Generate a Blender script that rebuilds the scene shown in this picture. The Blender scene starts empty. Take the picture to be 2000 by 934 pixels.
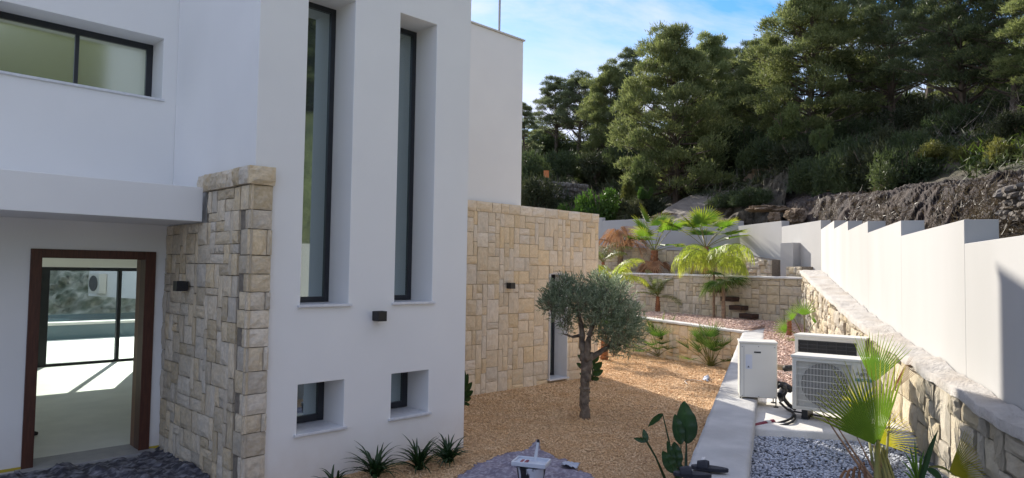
import bpy, bmesh, math, random
import numpy as np
from mathutils import Vector, Matrix, noise
R = math.radians
rng = random.Random(7)
nrg = np.random.default_rng(11)
sc = bpy.context.scene
COL = sc.collection

# ------------------------------------------------------------------ camera, sky, sun, exposure
F_PX, YAW, PITCH, ROLL, EYE = 1347.85, 44.89, 2.591, 0.864, 2.5
_t, _p, _r = R(YAW), R(PITCH), R(ROLL)
c_fw = Vector((math.cos(_t)*math.cos(_p), math.sin(_t)*math.cos(_p), math.sin(_p)))
_r0 = Vector((math.sin(_t), -math.cos(_t), 0)); _u0 = _r0.cross(c_fw)
c_rt = _r0*math.cos(_r)+_u0*math.sin(_r); c_up = -_r0*math.sin(_r)+_u0*math.cos(_r)
cd = bpy.data.cameras.new('camera'); cam = bpy.data.objects.new('camera', cd); COL.objects.link(cam)
m = Matrix((c_rt, c_up, -c_fw)).transposed().to_4x4(); m.translation = (0, 0, EYE); cam.matrix_world = m
cd.sensor_width = 36; cd.lens = 36*F_PX/2000; cd.clip_end = 3000; cd.clip_start = .05
sc.camera = cam
SUN_AZ, SUN_EL = 65.5, 26.0          # azimuth counted from +X towards +Y
w = bpy.data.worlds.new('World'); sc.world = w; w.use_nodes = True
nt = w.node_tree; N = nt.nodes; L = nt.links
bg = N['Background']
sky = N.new('ShaderNodeTexSky'); sky.sky_type = 'NISHITA'; sky.sun_disc = False
sky.sun_elevation = R(SUN_EL); sky.sun_rotation = R(90-SUN_AZ)
sky.air_density = 1.0; sky.dust_density = .15; sky.ozone_density = 2.0; sky.altitude = 50
tc = N.new('ShaderNodeTexCoord'); mp = N.new('ShaderNodeMapping')
mp.inputs['Scale'].default_value = (1.0, 1.0, 2.6); mp.inputs['Rotation'].default_value = (.25, .3, .9)
mp.inputs['Location'].default_value = (.35, .1, .22)
n1 = N.new('ShaderNodeTexNoise'); n1.inputs['Scale'].default_value = 2.6; n1.inputs['Detail'].default_value = 9
n1.inputs['Roughness'].default_value = .58; n1.inputs['Distortion'].default_value = .5
rmp = N.new('ShaderNodeValToRGB'); rmp.color_ramp.elements[0].position = .34; rmp.color_ramp.elements[1].position = .60
rmp.color_ramp.elements[0].color = (0, 0, 0, 1); rmp.color_ramp.elements[1].color = (.92, .92, .92, 1)
mx = N.new('ShaderNodeMix'); mx.data_type = 'RGBA'
mx.inputs[7].default_value = (1.52, 1.54, 1.9, 1)
L.new(tc.outputs['Generated'], mp.inputs[0]); L.new(mp.outputs[0], n1.inputs['Vector']); L.new(n1.outputs[0], rmp.inputs[0])
L.new(rmp.outputs[0], mx.inputs[0]); hs_ = N.new('ShaderNodeHueSaturation'); hs_.inputs['Saturation'].default_value = 1.35; hs_.inputs['Value'].default_value = .30; L.new(sky.outputs[0], hs_.inputs['Color']); L.new(hs_.outputs[0], mx.inputs[6]); L.new(mx.outputs[2], bg.inputs[0])
bg.inputs[1].default_value = .15
sd = bpy.data.lights.new('sun', 'SUN'); sun = bpy.data.objects.new('sun', sd); COL.objects.link(sun)
sd.energy = 2.0; sd.angle = R(.53); sd.color = (1, .93, .82)
sdir = Vector((math.cos(R(SUN_AZ))*math.cos(R(SUN_EL)), math.sin(R(SUN_AZ))*math.cos(R(SUN_EL)), math.sin(R(SUN_EL))))
sun.rotation_euler = sdir.to_track_quat('Z', 'Y').to_euler()
sc.view_settings.view_transform = 'Standard'; sc.view_settings.look = 'None'
sc.view_settings.exposure = 2.14; sc.view_settings.gamma = 1.0
sc.cycles.max_bounces = 8; sc.cycles.transparent_max_bounces = 8

# ------------------------------------------------------------------ measuring helpers (survey of the place from the photo)
FW = (math.cos(_t), math.sin(_t)); RT = (math.sin(_t), -math.cos(_t))
def ray(x, y): return c_fw + c_rt*((x-1000)/F_PX) - c_up*((y-467)/F_PX)
def G(x, y, z):
    v = ray(x, y); k = (z-EYE)/v.z; return Vector((v.x*k, v.y*k, z))
def D(x, y, d):
    v = ray(x, y); k = d/(v.x*FW[0]+v.y*FW[1]); return Vector((v.x*k, v.y*k, EYE+v.z*k))
def Wd(r, d, z=0): return Vector((r*RT[0]+d*FW[0], r*RT[1]+d*FW[1], z))

# ------------------------------------------------------------------ scene helpers
def tag(o, label=None, cat=None, group=None, kind=None):
    if label: o['label'] = label
    if cat: o['category'] = cat
    if group: o['group'] = group
    if kind: o['kind'] = kind
    return o
FIXED = set()      # things whose pieces are given in world coordinates
def thing(name, label, cat, loc=(0, 0, 0), rz=0, group=None, fixed=False):
    o = bpy.data.objects.new(name, None); COL.objects.link(o); o.location = loc; o.rotation_euler = (0, 0, rz)
    o.empty_display_size = .2
    if fixed: FIXED.add(o.name)
    return tag(o, label, cat, group)
def adopt(o, parent):
    o.parent = parent
    if parent.name in FIXED and parent.parent is None: o.matrix_parent_inverse = parent.matrix_basis.inverted()
class MB:
    def __init__(s): s.v = []; s.f = []; s.t = []
    def add(s, vs, fs, t=0.0):
        b = len(s.v); s.v += [tuple(v) for v in vs]; s.f += [tuple(i+b for i in f) for f in fs]
        s.t += list(t) if isinstance(t, (list, tuple)) else [t]*len(vs)
    def box(s, a, b, M=None, t=0.0):
        x0, y0, z0 = a; x1, y1, z1 = b
        vs = [Vector(p) for p in ((x0,y0,z0),(x1,y0,z0),(x1,y1,z0),(x0,y1,z0),(x0,y0,z1),(x1,y0,z1),(x1,y1,z1),(x0,y1,z1))]
        if M is not None: vs = [M @ v for v in vs]
        s.add(vs, [(0,3,2,1),(4,5,6,7),(0,1,5,4),(1,2,6,5),(2,3,7,6),(3,0,4,7)], t)
    def tube(s, pts, rad, n=8, cap=True, t=0.0):
        pts = [Vector(p) for p in pts]
        if not isinstance(rad, (list, tuple)): rad = [rad]*len(pts)
        vs = []; fs = []; up = Vector((0, 0, 1))
        for i, p in enumerate(pts):
            d = (pts[min(i+1, len(pts)-1)]-pts[max(i-1, 0)]).normalized()
            a = d.cross(up if abs(d.z) < .95 else Vector((1, 0, 0))).normalized(); b = d.cross(a)
            for k in range(n):
                q = 2*math.pi*k/n; vs.append(p+(a*math.cos(q)+b*math.sin(q))*rad[i])
        for i in range(len(pts)-1):
            for k in range(n):
                fs.append((i*n+k, i*n+(k+1) % n, (i+1)*n+(k+1) % n, (i+1)*n+k))
        if cap: fs.append(tuple(range(n-1, -1, -1))); fs.append(tuple((len(pts)-1)*n+k for k in range(n)))
        s.add(vs, fs, t)
    def prism(s, poly, z0, z1, t=0.0):
        n = len(poly); zt = z1 if isinstance(z1, (list, tuple)) else [z1]*n
        vs = [(p[0], p[1], z0) for p in poly]+[(p[0], p[1], zt[i]) for i, p in enumerate(poly)]
        s.add(vs, [tuple(range(n-1, -1, -1)), tuple(range(n, 2*n))]+[(i, (i+1) % n, n+(i+1) % n, n+i) for i in range(n)], t)
    def build(s, name, mat, parent=None, smooth=False, bevel=0, loc=None):
        me = bpy.data.meshes.new(name); me.from_pydata(s.v, [], s.f)
        if any(s.t):
            a = me.attributes.new('tint', 'FLOAT', 'POINT'); a.data.foreach_set('value', s.t)
        return link(name, me, mat, parent, smooth, bevel, loc)
def link(name, me, mat, parent=None, smooth=False, bevel=0, loc=None):
    if mat is not None:
        for k in (mat if isinstance(mat, (list, tuple)) else [mat]): me.materials.append(k)
    if smooth: me.polygons.foreach_set('use_smooth', [True]*len(me.polygons))
    o = bpy.data.objects.new(name, me); COL.objects.link(o)
    if parent: adopt(o, parent)
    if loc is not None: o.location = loc
    if bevel:
        b = o.modifiers.new('edge', 'BEVEL'); b.width = bevel; b.segments = 2; b.limit_method = 'ANGLE'; b.angle_limit = R(40)
    return o
def np_mesh(name, V, Fc, tint=None):
    """V (n,3), Fc (m,k) of equal-size faces"""
    me = bpy.data.meshes.new(name); m_, k = Fc.shape
    me.vertices.add(len(V)); me.vertices.foreach_set('co', V.astype(np.float32).ravel())
    me.loops.add(m_*k); me.loops.foreach_set('vertex_index', Fc.astype(np.int32).ravel())
    me.polygons.add(m_); me.polygons.foreach_set('loop_start', np.arange(0, m_*k, k, dtype=np.int32))
    me.polygons.foreach_set('loop_total', np.full(m_, k, dtype=np.int32))
    me.update(calc_edges=True)
    if tint is not None:
        a = me.attributes.new('tint', 'FLOAT', 'POINT'); a.data.foreach_set('value', tint.astype(np.float32))
    return me
def copy_thing(o, loc, rz=0, scale=1, label=None):
    c = o.copy(); COL.objects.link(c); c.location = loc; c.rotation_euler = (0, 0, rz)
    c.scale = scale if isinstance(scale, (list, tuple)) else (scale,)*3
    if label: c['label'] = label
    for ch in list(o.children):
        k = ch.copy(); COL.objects.link(k); k.parent = c
        for g in list(ch.children):
            q = g.copy(); COL.objects.link(q); q.parent = k
    return c
def voxels(solids, holes, merge=True):
    bs = solids+holes
    X, Y, Z = [sorted({round(b[i][k], 4) for b in bs for i in (0, 1)}) for k in range(3)]
    def ins(p, b): return all(b[0][k] < p[k] < b[1][k] for k in range(3))
    nx, ny, nz = len(X)-1, len(Y)-1, len(Z)-1; S = {}
    for i in range(nx):
        for j in range(ny):
            for k in range(nz):
                p = ((X[i]+X[i+1])/2, (Y[j]+Y[j+1])/2, (Z[k]+Z[k+1])/2)
                S[i, j, k] = any(ins(p, b) for b in solids) and not any(ins(p, b) for b in holes)
    vid = {}; vs = []; fs = []
    def V(i, j, k):
        if (i, j, k) not in vid: vid[i, j, k] = len(vs); vs.append((X[i], Y[j], Z[k]))
        return vid[i, j, k]
    for (i, j, k), s in S.items():
        if not s: continue
        for d, q in (((1,0,0), ((1,0,0),(1,1,0),(1,1,1),(1,0,1))), ((-1,0,0), ((0,0,0),(0,0,1),(0,1,1),(0,1,0))),
                     ((0,1,0), ((0,1,0),(0,1,1),(1,1,1),(1,1,0))), ((0,-1,0), ((0,0,0),(1,0,0),(1,0,1),(0,0,1))),
                     ((0,0,1), ((0,0,1),(1,0,1),(1,1,1),(0,1,1))), ((0,0,-1), ((0,0,0),(0,1,0),(1,1,0),(1,0,0)))):
            if not S.get((i+d[0], j+d[1], k+d[2]), False):
                fs.append(tuple(V(i+a, j+b, k+c) for a, b, c in q))
    mb = MB(); mb.add(vs, fs); return mb

# ------------------------------------------------------------------ materials
def new_mat(name):
    m = bpy.data.materials.new(name); m.use_nodes = True
    return m, m.node_tree.nodes, m.node_tree.links, m.node_tree.nodes['Principled BSDF']
def pm(name, c1, c2=None, scale=6, rough=.8, bump=0, bscale=40, rand=0, detail=6, metal=0, c3=None, s3=1.5, f3=.5, coords='Object', stretch=(1,1,1), spec=.5, lo=.35, hi=.65, bdist=.02, tint=None, coat=0):
    """noise between two colours, optional third in large patches, per-object value shift, bump, optional 'tint' attribute"""
    m, N, L, P = new_mat(name)
    P.inputs['Roughness'].default_value = rough; P.inputs['Metallic'].default_value = metal
    P.inputs['Specular IOR Level'].default_value = spec; P.inputs['Coat Weight'].default_value = coat
    tc = N.new('ShaderNodeTexCoord'); mp = N.new('ShaderNodeMapping'); mp.inputs['Scale'].default_value = stretch
    L.new(tc.outputs[coords], mp.inputs[0])
    src = mp.outputs[0]
    if rand:
        oi = N.new('ShaderNodeObjectInfo'); va = N.new('ShaderNodeVectorMath'); va.operation = 'ADD'
        ml = N.new('ShaderNodeMath'); ml.operation = 'MULTIPLY'; ml.inputs[1].default_value = 50
        L.new(oi.outputs['Random'], ml.inputs[0]); L.new(mp.outputs[0], va.inputs[0]); L.new(ml.outputs[0], va.inputs[1]); src = va.outputs[0]
    c2 = c2 or c1
    nz = N.new('ShaderNodeTexNoise'); nz.inputs['Scale'].default_value = scale; nz.inputs['Detail'].default_value = detail
    L.new(src, nz.inputs['Vector'])
    cr = N.new('ShaderNodeValToRGB'); cr.color_ramp.elements[0].position = lo; cr.color_ramp.elements[1].position = hi
    cr.color_ramp.elements[0].color = (*c1, 1); cr.color_ramp.elements[1].color = (*c2, 1)
    L.new(nz.outputs[0], cr.inputs[0]); out = cr.outputs[0]
    if c3:
        n3 = N.new('ShaderNodeTexNoise'); n3.inputs['Scale'].default_value = s3; n3.inputs['Detail'].default_value = 4
        L.new(src, n3.inputs['Vector']); r3 = N.new('ShaderNodeValToRGB')
        r3.color_ramp.elements[0].position = .45; r3.color_ramp.elements[1].position = .7
        r3.color_ramp.elements[1].color = (f3, f3, f3, 1)
        L.new(n3.outputs[0], r3.inputs[0]); x = N.new('ShaderNodeMix'); x.data_type = 'RGBA'
        L.new(r3.outputs[0], x.inputs[0]); L.new(out, x.inputs[6]); x.inputs[7].default_value = (*c3, 1); out = x.outputs[2]
    if tint:
        at = N.new('ShaderNodeAttribute'); at.attribute_name = 'tint'; x = N.new('ShaderNodeMix'); x.data_type = 'RGBA'
        L.new(at.outputs['Fac'], x.inputs[0]); L.new(out, x.inputs[6]); x.inputs[7].default_value = (*tint, 1); out = x.outputs[2]
    if rand:
        mr = N.new('ShaderNodeMapRange'); mr.inputs['To Min'].default_value = 1-rand; mr.inputs['To Max'].default_value = 1+rand
        L.new(oi.outputs['Random'], mr.inputs['Value']); hs = N.new('ShaderNodeHueSaturation')
        L.new(mr.outputs[0], hs.inputs['Value']); L.new(out, hs.inputs['Color'])
        m2 = N.new('ShaderNodeMath'); m2.operation = 'MULTIPLY'; m2.inputs[1].default_value = 7.31; fr = N.new('ShaderNodeMath'); fr.operation = 'FRACT'
        L.new(oi.outputs['Random'], m2.inputs[0]); L.new(m2.outputs[0], fr.inputs[0]); m3 = N.new('ShaderNodeMapRange')
        m3.inputs['To Min'].default_value = .7; m3.inputs['To Max'].default_value = 1.2
        L.new(fr.outputs[0], m3.inputs['Value']); L.new(m3.outputs[0], hs.inputs['Saturation']); out = hs.outputs[0]
    L.new(out, P.inputs['Base Color'])
    if bump:
        nb = N.new('ShaderNodeTexNoise'); nb.inputs['Scale'].default_value = bscale; nb.inputs['Detail'].default_value = 8; nb.inputs['Roughness'].default_value = .65
        L.new(src, nb.inputs['Vector']); bp = N.new('ShaderNodeBump'); bp.inputs['Strength'].default_value = bump; bp.inputs['Distance'].default_value = bdist
        L.new(nb.outputs[0], bp.inputs['Height']); L.new(bp.outputs[0], P.inputs['Normal'])
    return m
def leaf_mat(name, c1, c2, tip=None, scale=1.5, trans=.4, rand=0, rough=.5, spec=.3):
    m, N, L, P = new_mat(name)
    tc = N.new('ShaderNodeTexCoord'); nz = N.new('ShaderNodeTexNoise'); nz.inputs['Scale'].default_value = scale; nz.inputs['Detail'].default_value = 3
    L.new(tc.outputs['Object'], nz.inputs['Vector'])
    cr = N.new('ShaderNodeValToRGB'); cr.color_ramp.elements[0].position = .38; cr.color_ramp.elements[1].position = .62
    cr.color_ramp.elements[0].color = (*c1, 1); cr.color_ramp.elements[1].color = (*c2, 1); L.new(nz.outputs[0], cr.inputs[0]); out = cr.outputs[0]
    if tip:
        at = N.new('ShaderNodeAttribute'); at.attribute_name = 'tint'; x = N.new('ShaderNodeMix'); x.data_type = 'RGBA'
        L.new(at.outputs['Fac'], x.inputs[0]); L.new(out, x.inputs[6]); x.inputs[7].default_value = (*tip, 1); out = x.outputs[2]
    if rand:
        oi = N.new('ShaderNodeObjectInfo'); mr = N.new('ShaderNodeMapRange'); mr.inputs['To Min'].default_value = 1-rand; mr.inputs['To Max'].default_value = 1+rand
        L.new(oi.outputs['Random'], mr.inputs['Value']); hs = N.new('ShaderNodeHueSaturation'); L.new(mr.outputs[0], hs.inputs['Value']); L.new(out, hs.inputs['Color']); out = hs.outputs[0]
    P.inputs['Roughness'].default_value = rough; P.inputs['Specular IOR Level'].default_value = spec; L.new(out, P.inputs['Base Color'])
    tr = N.new('ShaderNodeBsdfTranslucent'); ms = N.new('ShaderNodeMixShader'); ms.inputs[0].default_value = trans
    br = N.new('ShaderNodeHueSaturation'); br.inputs['Saturation'].default_value = 1.1; br.inputs['Value'].default_value = 1.5
    L.new(out, br.inputs['Color']); L.new(br.outputs[0], tr.inputs['Color'])
    L.new(P.outputs[0], ms.inputs[1]); L.new(tr.outputs[0], ms.inputs[2]); L.new(ms.outputs[0], N['Material Output'].inputs[0])
    return m
def glass_mat(name, tintc, refl, rough, body):
    m, N, L, P = new_mat(name)
    P.inputs['Base Color'].default_value = (*body, 1); P.inputs['Roughness'].default_value = .35
    g = N.new('ShaderNodeBsdfGlossy'); g.inputs['Color'].default_value = (*tintc, 1); g.inputs['Roughness'].default_value = rough
    ms = N.new('ShaderNodeMixShader'); ms.inputs[0].default_value = refl
    L.new(P.outputs[0], ms.inputs[1]); L.new(g.outputs[0], ms.inputs[2]); L.new(ms.outputs[0], N['Material Output'].inputs[0])
    return m
M = {}
M['white'] = pm('white_render', (.84, .83, .81), (.81, .80, .785), 1.2, .85, .25, 260, bdist=.004, c3=(.75, .745, .735), s3=.5, f3=.35)
_n, _l = M['white'].node_tree.nodes, M['white'].node_tree.links; _P = _n['Principled BSDF']; _src = _P.inputs['Base Color'].links[0].from_socket
_g = _n.new('ShaderNodeNewGeometry'); _s = _n.new('ShaderNodeSeparateXYZ'); _l.new(_g.outputs['Position'], _s.inputs[0])
_mr = _n.new('ShaderNodeMapRange'); _mr.inputs['From Min'].default_value = .15; _mr.inputs['From Max'].default_value = .75; _mr.inputs['To Min'].default_value = .75; _mr.inputs['To Max'].default_value = 0
_l.new(_s.outputs[2], _mr.inputs['Value']); _nz = _n.new('ShaderNodeTexNoise'); _nz.inputs['Scale'].default_value = 5; _nz.inputs['Detail'].default_value = 9; _l.new(_g.outputs['Position'], _nz.inputs['Vector'])
_m = _n.new('ShaderNodeMath'); _m.operation = 'MULTIPLY'; _l.new(_mr.outputs[0], _m.inputs[0]); _l.new(_nz.outputs[0], _m.inputs[1])
_x = _n.new('ShaderNodeMix'); _x.data_type = 'RGBA'; _l.new(_m.outputs[0], _x.inputs[0]); _l.new(_src, _x.inputs[6]); _x.inputs[7].default_value = (.56, .47, .38, 1); _l.new(_x.outputs[2], _P.inputs['Base Color'])
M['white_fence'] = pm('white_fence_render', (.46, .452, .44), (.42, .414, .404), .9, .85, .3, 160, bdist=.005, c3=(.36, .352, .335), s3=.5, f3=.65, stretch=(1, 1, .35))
M['marble'] = pm('marble_sill', (.72, .73, .75), (.62, .63, .66), 14, .3, .1, 60, bdist=.002)
M['alu'] = pm('dark_aluminium', (.018, .020, .026), (.022, .025, .032), 8, .42, .05, 200, bdist=.001)
M['black'] = pm('black_metal', (.012, .012, .014), None, 8, .5)
M['glass'] = glass_mat('solar_glass', (.62, .72, .72), .52, .03, (.05, .07, .075))
M['glass_soft'] = glass_mat('satin_glass', (.95, 1.0, .85), .62, .14, (.34, .38, .24))
M['clear'] = None
mm, N_, L_, P_ = new_mat('clear_glass')
_tr = N_.new('ShaderNodeBsdfTransparent'); _tr.inputs[0].default_value = (.80, .86, .84, 1); _gl = N_.new('ShaderNodeBsdfGlossy'); _gl.inputs['Roughness'].default_value = .02
_ms = N_.new('ShaderNodeMixShader'); _ms.inputs[0].default_value = .10
L_.new(_tr.outputs[0], _ms.inputs[1]); L_.new(_gl.outputs[0], _ms.inputs[2]); L_.new(_ms.outputs[0], N_['Material Output'].inputs[0]); M['clear'] = mm
M['wood'] = pm('dark_stained_wood', (.060, .020, .013), (.095, .034, .020), 9, .45, .2, 60, stretch=(6, 6, .6), bdist=.002)
M['wood2'] = pm('brown_wood', (.15, .065, .038), (.21, .10, .06), 9, .45, .2, 60, stretch=(6, 6, .6), bdist=.002)
M['floor'] = pm('microcement', (.70, .70, .645), (.78, .775, .715), 2.2, .5, .05, 30, c3=(.62, .62, .575), s3=.8, f3=.4)
M['step'] = pm('grey_threshold', (.30, .30, .30), (.36, .35, .34), 8, .6, .1, 80)
M['stone_b'] = pm('buff_sandstone', (.70, .55, .37), (.80, .66, .47), 7, .9, 1.0, 22, rand=.09, c3=(.60, .52, .39), s3=3, f3=.4, bdist=.008)
M['stone_g'] = pm('grey_buff_limestone', (.56, .455, .315), (.69, .58, .425), 6, .9, 1.0, 20, rand=.20, c3=(.44, .41, .37), s3=3.2, f3=.4, bdist=.007)
M['stone_p'] = pm('pale_limestone', (.54, .48, .36), (.63, .56, .43), 6, .92, 1.0, 22, rand=.13, c3=(.42, .37, .29), s3=3, f3=.5, bdist=.022)
M['stone_r'] = pm('split_limestone', (.64, .555, .41), (.73, .64, .48), 7, .92, 1.3, 26, rand=.12, c3=(.60, .47, .28), s3=2.4, f3=.35, bdist=.02)
M['mortar_b'] = pm('buff_joint', (.40, .30, .19), (.46, .35, .23), 20, .95, .8, 60)
M['mortar_g'] = pm('grey_joint', (.20, .17, .135), (.27, .23, .185), 20, .95, .8, 60)
M['concrete'] = pm('rough_concrete', (.40, .40, .395), (.50, .495, .48), 3.5, .9, .9, 30, c3=(.33, .32, .31), s3=1.2, f3=.7, bdist=.012, detail=10)
M['coping'] = pm('mortar_topping', (.46, .43, .39), (.57, .54, .50), 5, .93, 1.2, 24, c3=(.46, .37, .28), s3=1.8, f3=.4, bdist=.03, detail=10)
M['copew'] = pm('pale_coping', (.56, .54, .50), (.66, .64, .60), 5, .9, .6, 30, bdist=.01)
M['sand_bed'] = pm('gold_gravel_bed', (.58, .38, .20), (.70, .48, .28), 60, .95, 1, 120, bdist=.02)
M['gold'] = pm('gold_pebbles', (.80, .53, .28), (.90, .66, .40), 3, .85, tint=(.52, .31, .15))
M['blue_bed'] = pm('grey_gravel_bed', (.09, .10, .125), (.14, .155, .18), 60, .95, 1, 120)
M['bluep'] = pm('blue_grey_pebbles', (.50, .53, .60), (.64, .67, .73), 3, .8, tint=(.20, .22, .27))
M['pink_bed'] = pm('pink_gravel_bed', (.48, .33, .26), (.58, .42, .34), 50, .95, 1, 90)
M['pinkp'] = pm('pink_pebbles', (.60, .42, .34), (.70, .53, .44), 3, .85, tint=(.40, .26, .20))
M['earth'] = pm('hill_earth', tint=(.17, .20, .075), c1=(.045, .038, .024), c2=(.10, .078, .048), scale=.55, rough=.95, bump=1, bscale=2.2, c3=(.045, .055, .02), s3=.22, f3=.8, bdist=.25, detail=12)
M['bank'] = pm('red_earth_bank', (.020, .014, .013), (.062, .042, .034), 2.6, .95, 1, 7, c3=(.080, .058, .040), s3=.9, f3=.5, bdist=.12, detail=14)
M['rock'] = pm('ochre_rock', (.24, .165, .10), (.36, .27, .18), 1.8, .95, 1, 4, c3=(.15, .12, .10), s3=1, f3=.6, bdist=.15, detail=12)
M['track'] = pm('dirt_track', (.15, .125, .10), (.23, .195, .155), 1.4, .95, 1, 5, bdist=.05, stretch=(1, 1, 1))
M['drys'] = pm('dry_stone', (.16, .14, .12), (.25, .22, .19), 6, .95, 1, 18, rand=.25, bdist=.02)
M['bark'] = pm('pine_bark', (.09, .068, .052), (.16, .12, .09), 6, .95, 1, 14, stretch=(1, 1, .3))
M['bark_o'] = pm('olive_bark', (.16, .125, .095), (.27, .22, .165), 10, .92, 1, 30, c3=(.06, .045, .035), s3=9, f3=.9, bdist=.02)
M['bark_p'] = pm('palm_fibre', (.17, .07, .035), (.30, .13, .06), 16, .95, 1, 40, stretch=(1, 1, .6))
M['bark_d'] = pm('dry_palm_stem', (.16, .12, .09), (.28, .20, .14), 14, .95, 1, 40)
M['needle_a'] = leaf_mat('pine_needles', (.085, .115, .042), (.165, .195, .070), tip=(.24, .26, .11), scale=.45, trans=.42, rand=.15, rough=.6)
M['needle_b'] = leaf_mat('grey_pine_needles', (.070, .096, .048), (.130, .155, .078), tip=(.20, .225, .12), scale=.5, trans=.4, rand=.15, rough=.6)
M['needle_c'] = leaf_mat('dark_pine_needles', (.045, .066, .028), (.090, .115, .045), tip=(.13, .15, .07), scale=.6, trans=.32, rand=.15, rough=.6)
M['scrub'] = leaf_mat('scrub_leaves', (.035, .045, .020), (.085, .090, .042), scale=.3, trans=.2, rough=.7)
M['bushm'] = leaf_mat('mastic_leaves', (.045, .095, .018), (.085, .150, .030), scale=.8, trans=.35, rand=.1)
M['bushy'] = leaf_mat('yellow_bush_leaves', (.10, .11, .03), (.17, .17, .05), scale=.8, trans=.35)
M['twig'] = pm('dry_twigs', (.14, .12, .10), (.24, .21, .18), 6, .95)
M['olive'] = leaf_mat('olive_leaves', (.09, .13, .07), (.17, .215, .13), tip=(.36, .41, .29), scale=5, trans=.35, rough=.45)
M['fan'] = leaf_mat('fan_palm_leaf', (.08, .16, .025), (.13, .22, .035), tip=(.44, .38, .07), scale=3, trans=.45)
M['fan_lit'] = leaf_mat('young_fan_leaf', (.09, .165, .03), (.13, .22, .04), tip=(.27, .29, .06), scale=3, trans=.45)
M['fan_gold'] = leaf_mat('yellowing_fan_leaf', (.24, .25, .035), (.36, .33, .05), tip=(.52, .44, .09), scale=3, trans=.6)
M['feather'] = leaf_mat('feather_palm_leaf', (.12, .19, .025), (.20, .27, .04), tip=(.40, .42, .09), scale=3, trans=.5)
M['feather_d'] = leaf_mat('date_palm_leaf', (.085, .13, .03), (.13, .17, .05), tip=(.22, .24, .07), scale=3, trans=.4)
M['cham'] = leaf_mat('dwarf_palm_leaf', (.045, .10, .02), (.08, .145, .03), tip=(.20, .24, .07), scale=3, trans=.35)
M['dead'] = leaf_mat('dead_palm_leaf', (.22, .11, .055), (.34, .19, .10), tip=(.40, .26, .16), scale=3, trans=.25)
M['strel'] = leaf_mat('bird_of_paradise_leaf', (.022, .062, .020), (.035, .085, .028), tip=(.05, .13, .03), scale=3, trans=.2, rough=.3, spec=.5)
M['lily'] = leaf_mat('agapanthus_leaf', (.014, .038, .012), (.028, .062, .018), scale=4, trans=.2, rough=.35)
M['petiole'] = leaf_mat('palm_petiole', (.16, .17, .04), (.22, .20, .06), scale=4, trans=.15)
M['petiole_b'] = pm('brown_petiole', (.16, .09, .05), (.25, .15, .08), 20, .8)
M['ac'] = pm('ivory_painted_steel', (.66, .64, .58), (.68, .66, .60), 3, .45, .03, 90, c3=(.56, .54, .48), s3=2, f3=.25)
M['ac_in'] = pm('dark_grille', (.035, .036, .04), None, 8, .6)
M['fan_blade'] = pm('grey_plastic', (.07, .07, .075), None, 8, .5)
M['teal'] = pm('teal_print', (.0, .18, .16), None, 5, .5)
M['ink'] = pm('grey_print', (.06, .06, .065), None, 5, .5)
M['red'] = pm('maroon_conduit', (.19, .018, .035), (.24, .03, .05), 8, .5, .2, 30)
M['tape'] = pm('white_tape', (.6, .58, .55), None, 5, .6)
M['insul'] = pm('tan_pipe_lagging', (.26, .18, .11), (.34, .25, .16), 12, .9, .4, 40)
M['blackp'] = pm('black_rubber', (.012, .012, .013), (.02, .02, .021), 8, .6)
M['sheet'] = pm('purple_dust_sheet', (.155, .135, .18), (.22, .195, .245), 5, .85, .5, 60, c3=(.50, .49, .54), s3=22, f3=.6, bdist=.006)
M['sheet_d'] = pm('dark_dust_sheet', (.030, .031, .044), (.058, .058, .078), 4, .65, .7, 40, c3=(.50, .51, .56), s3=16, f3=.5, bdist=.012, stretch=(.5, 1, 1))
M['rag'] = pm('pale_rag', (.38, .43, .52), (.48, .52, .60), 8, .85, .4, 50)
M['blue'] = pm('blue_cloth', (.01, .02, .22), (.02, .03, .30), 8, .8, .4, 40)
M['tray'] = pm('paint_smeared_plastic', (.52, .57, .66), (.62, .66, .72), 9, .4, .2, 60)
M['bucket'] = pm('paint_splashed_bucket', (.012, .014, .018), (.55, .58, .64), 7, .45, .2, 60, lo=.52, hi=.56, detail=8, stretch=(1, 1, .45))
M['sandal'] = pm('black_foam', (.012, .014, .022), (.018, .020, .03), 9, .7, .3, 60)
M['sleeper'] = pm('old_sleeper_wood', (.030, .018, .014), (.065, .035, .024), 9, .85, 1, 30, stretch=(.7, 1, 2.5))
M['yellow'] = pm('yellow_masking_tape', (.50, .38, .04), None, 6, .7)
M['water'] = pm('pool_water', (.10, .17, .20), (.13, .20, .23), 3, .08, .15, 8)
M['paper'] = pm('sticker_paper', (.52, .55, .62), (.58, .60, .66), 10, .5)
M['roof_gravel'] = pm('roof_gravel', (.4, .39, .37), (.5, .48, .46), 30, .95, .6, 60)
M['orange'] = pm('orange_board', (.55, .17, .05), (.62, .22, .08), 10, .8)
M['grass'] = leaf_mat('green_grass_blades', (.075, .12, .025), (.13, .18, .035), scale=1, trans=.4)
M['clayroof'] = pm('clay_roof', (.22, .08, .04), (.3, .12, .06), 8, .9)

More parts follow.
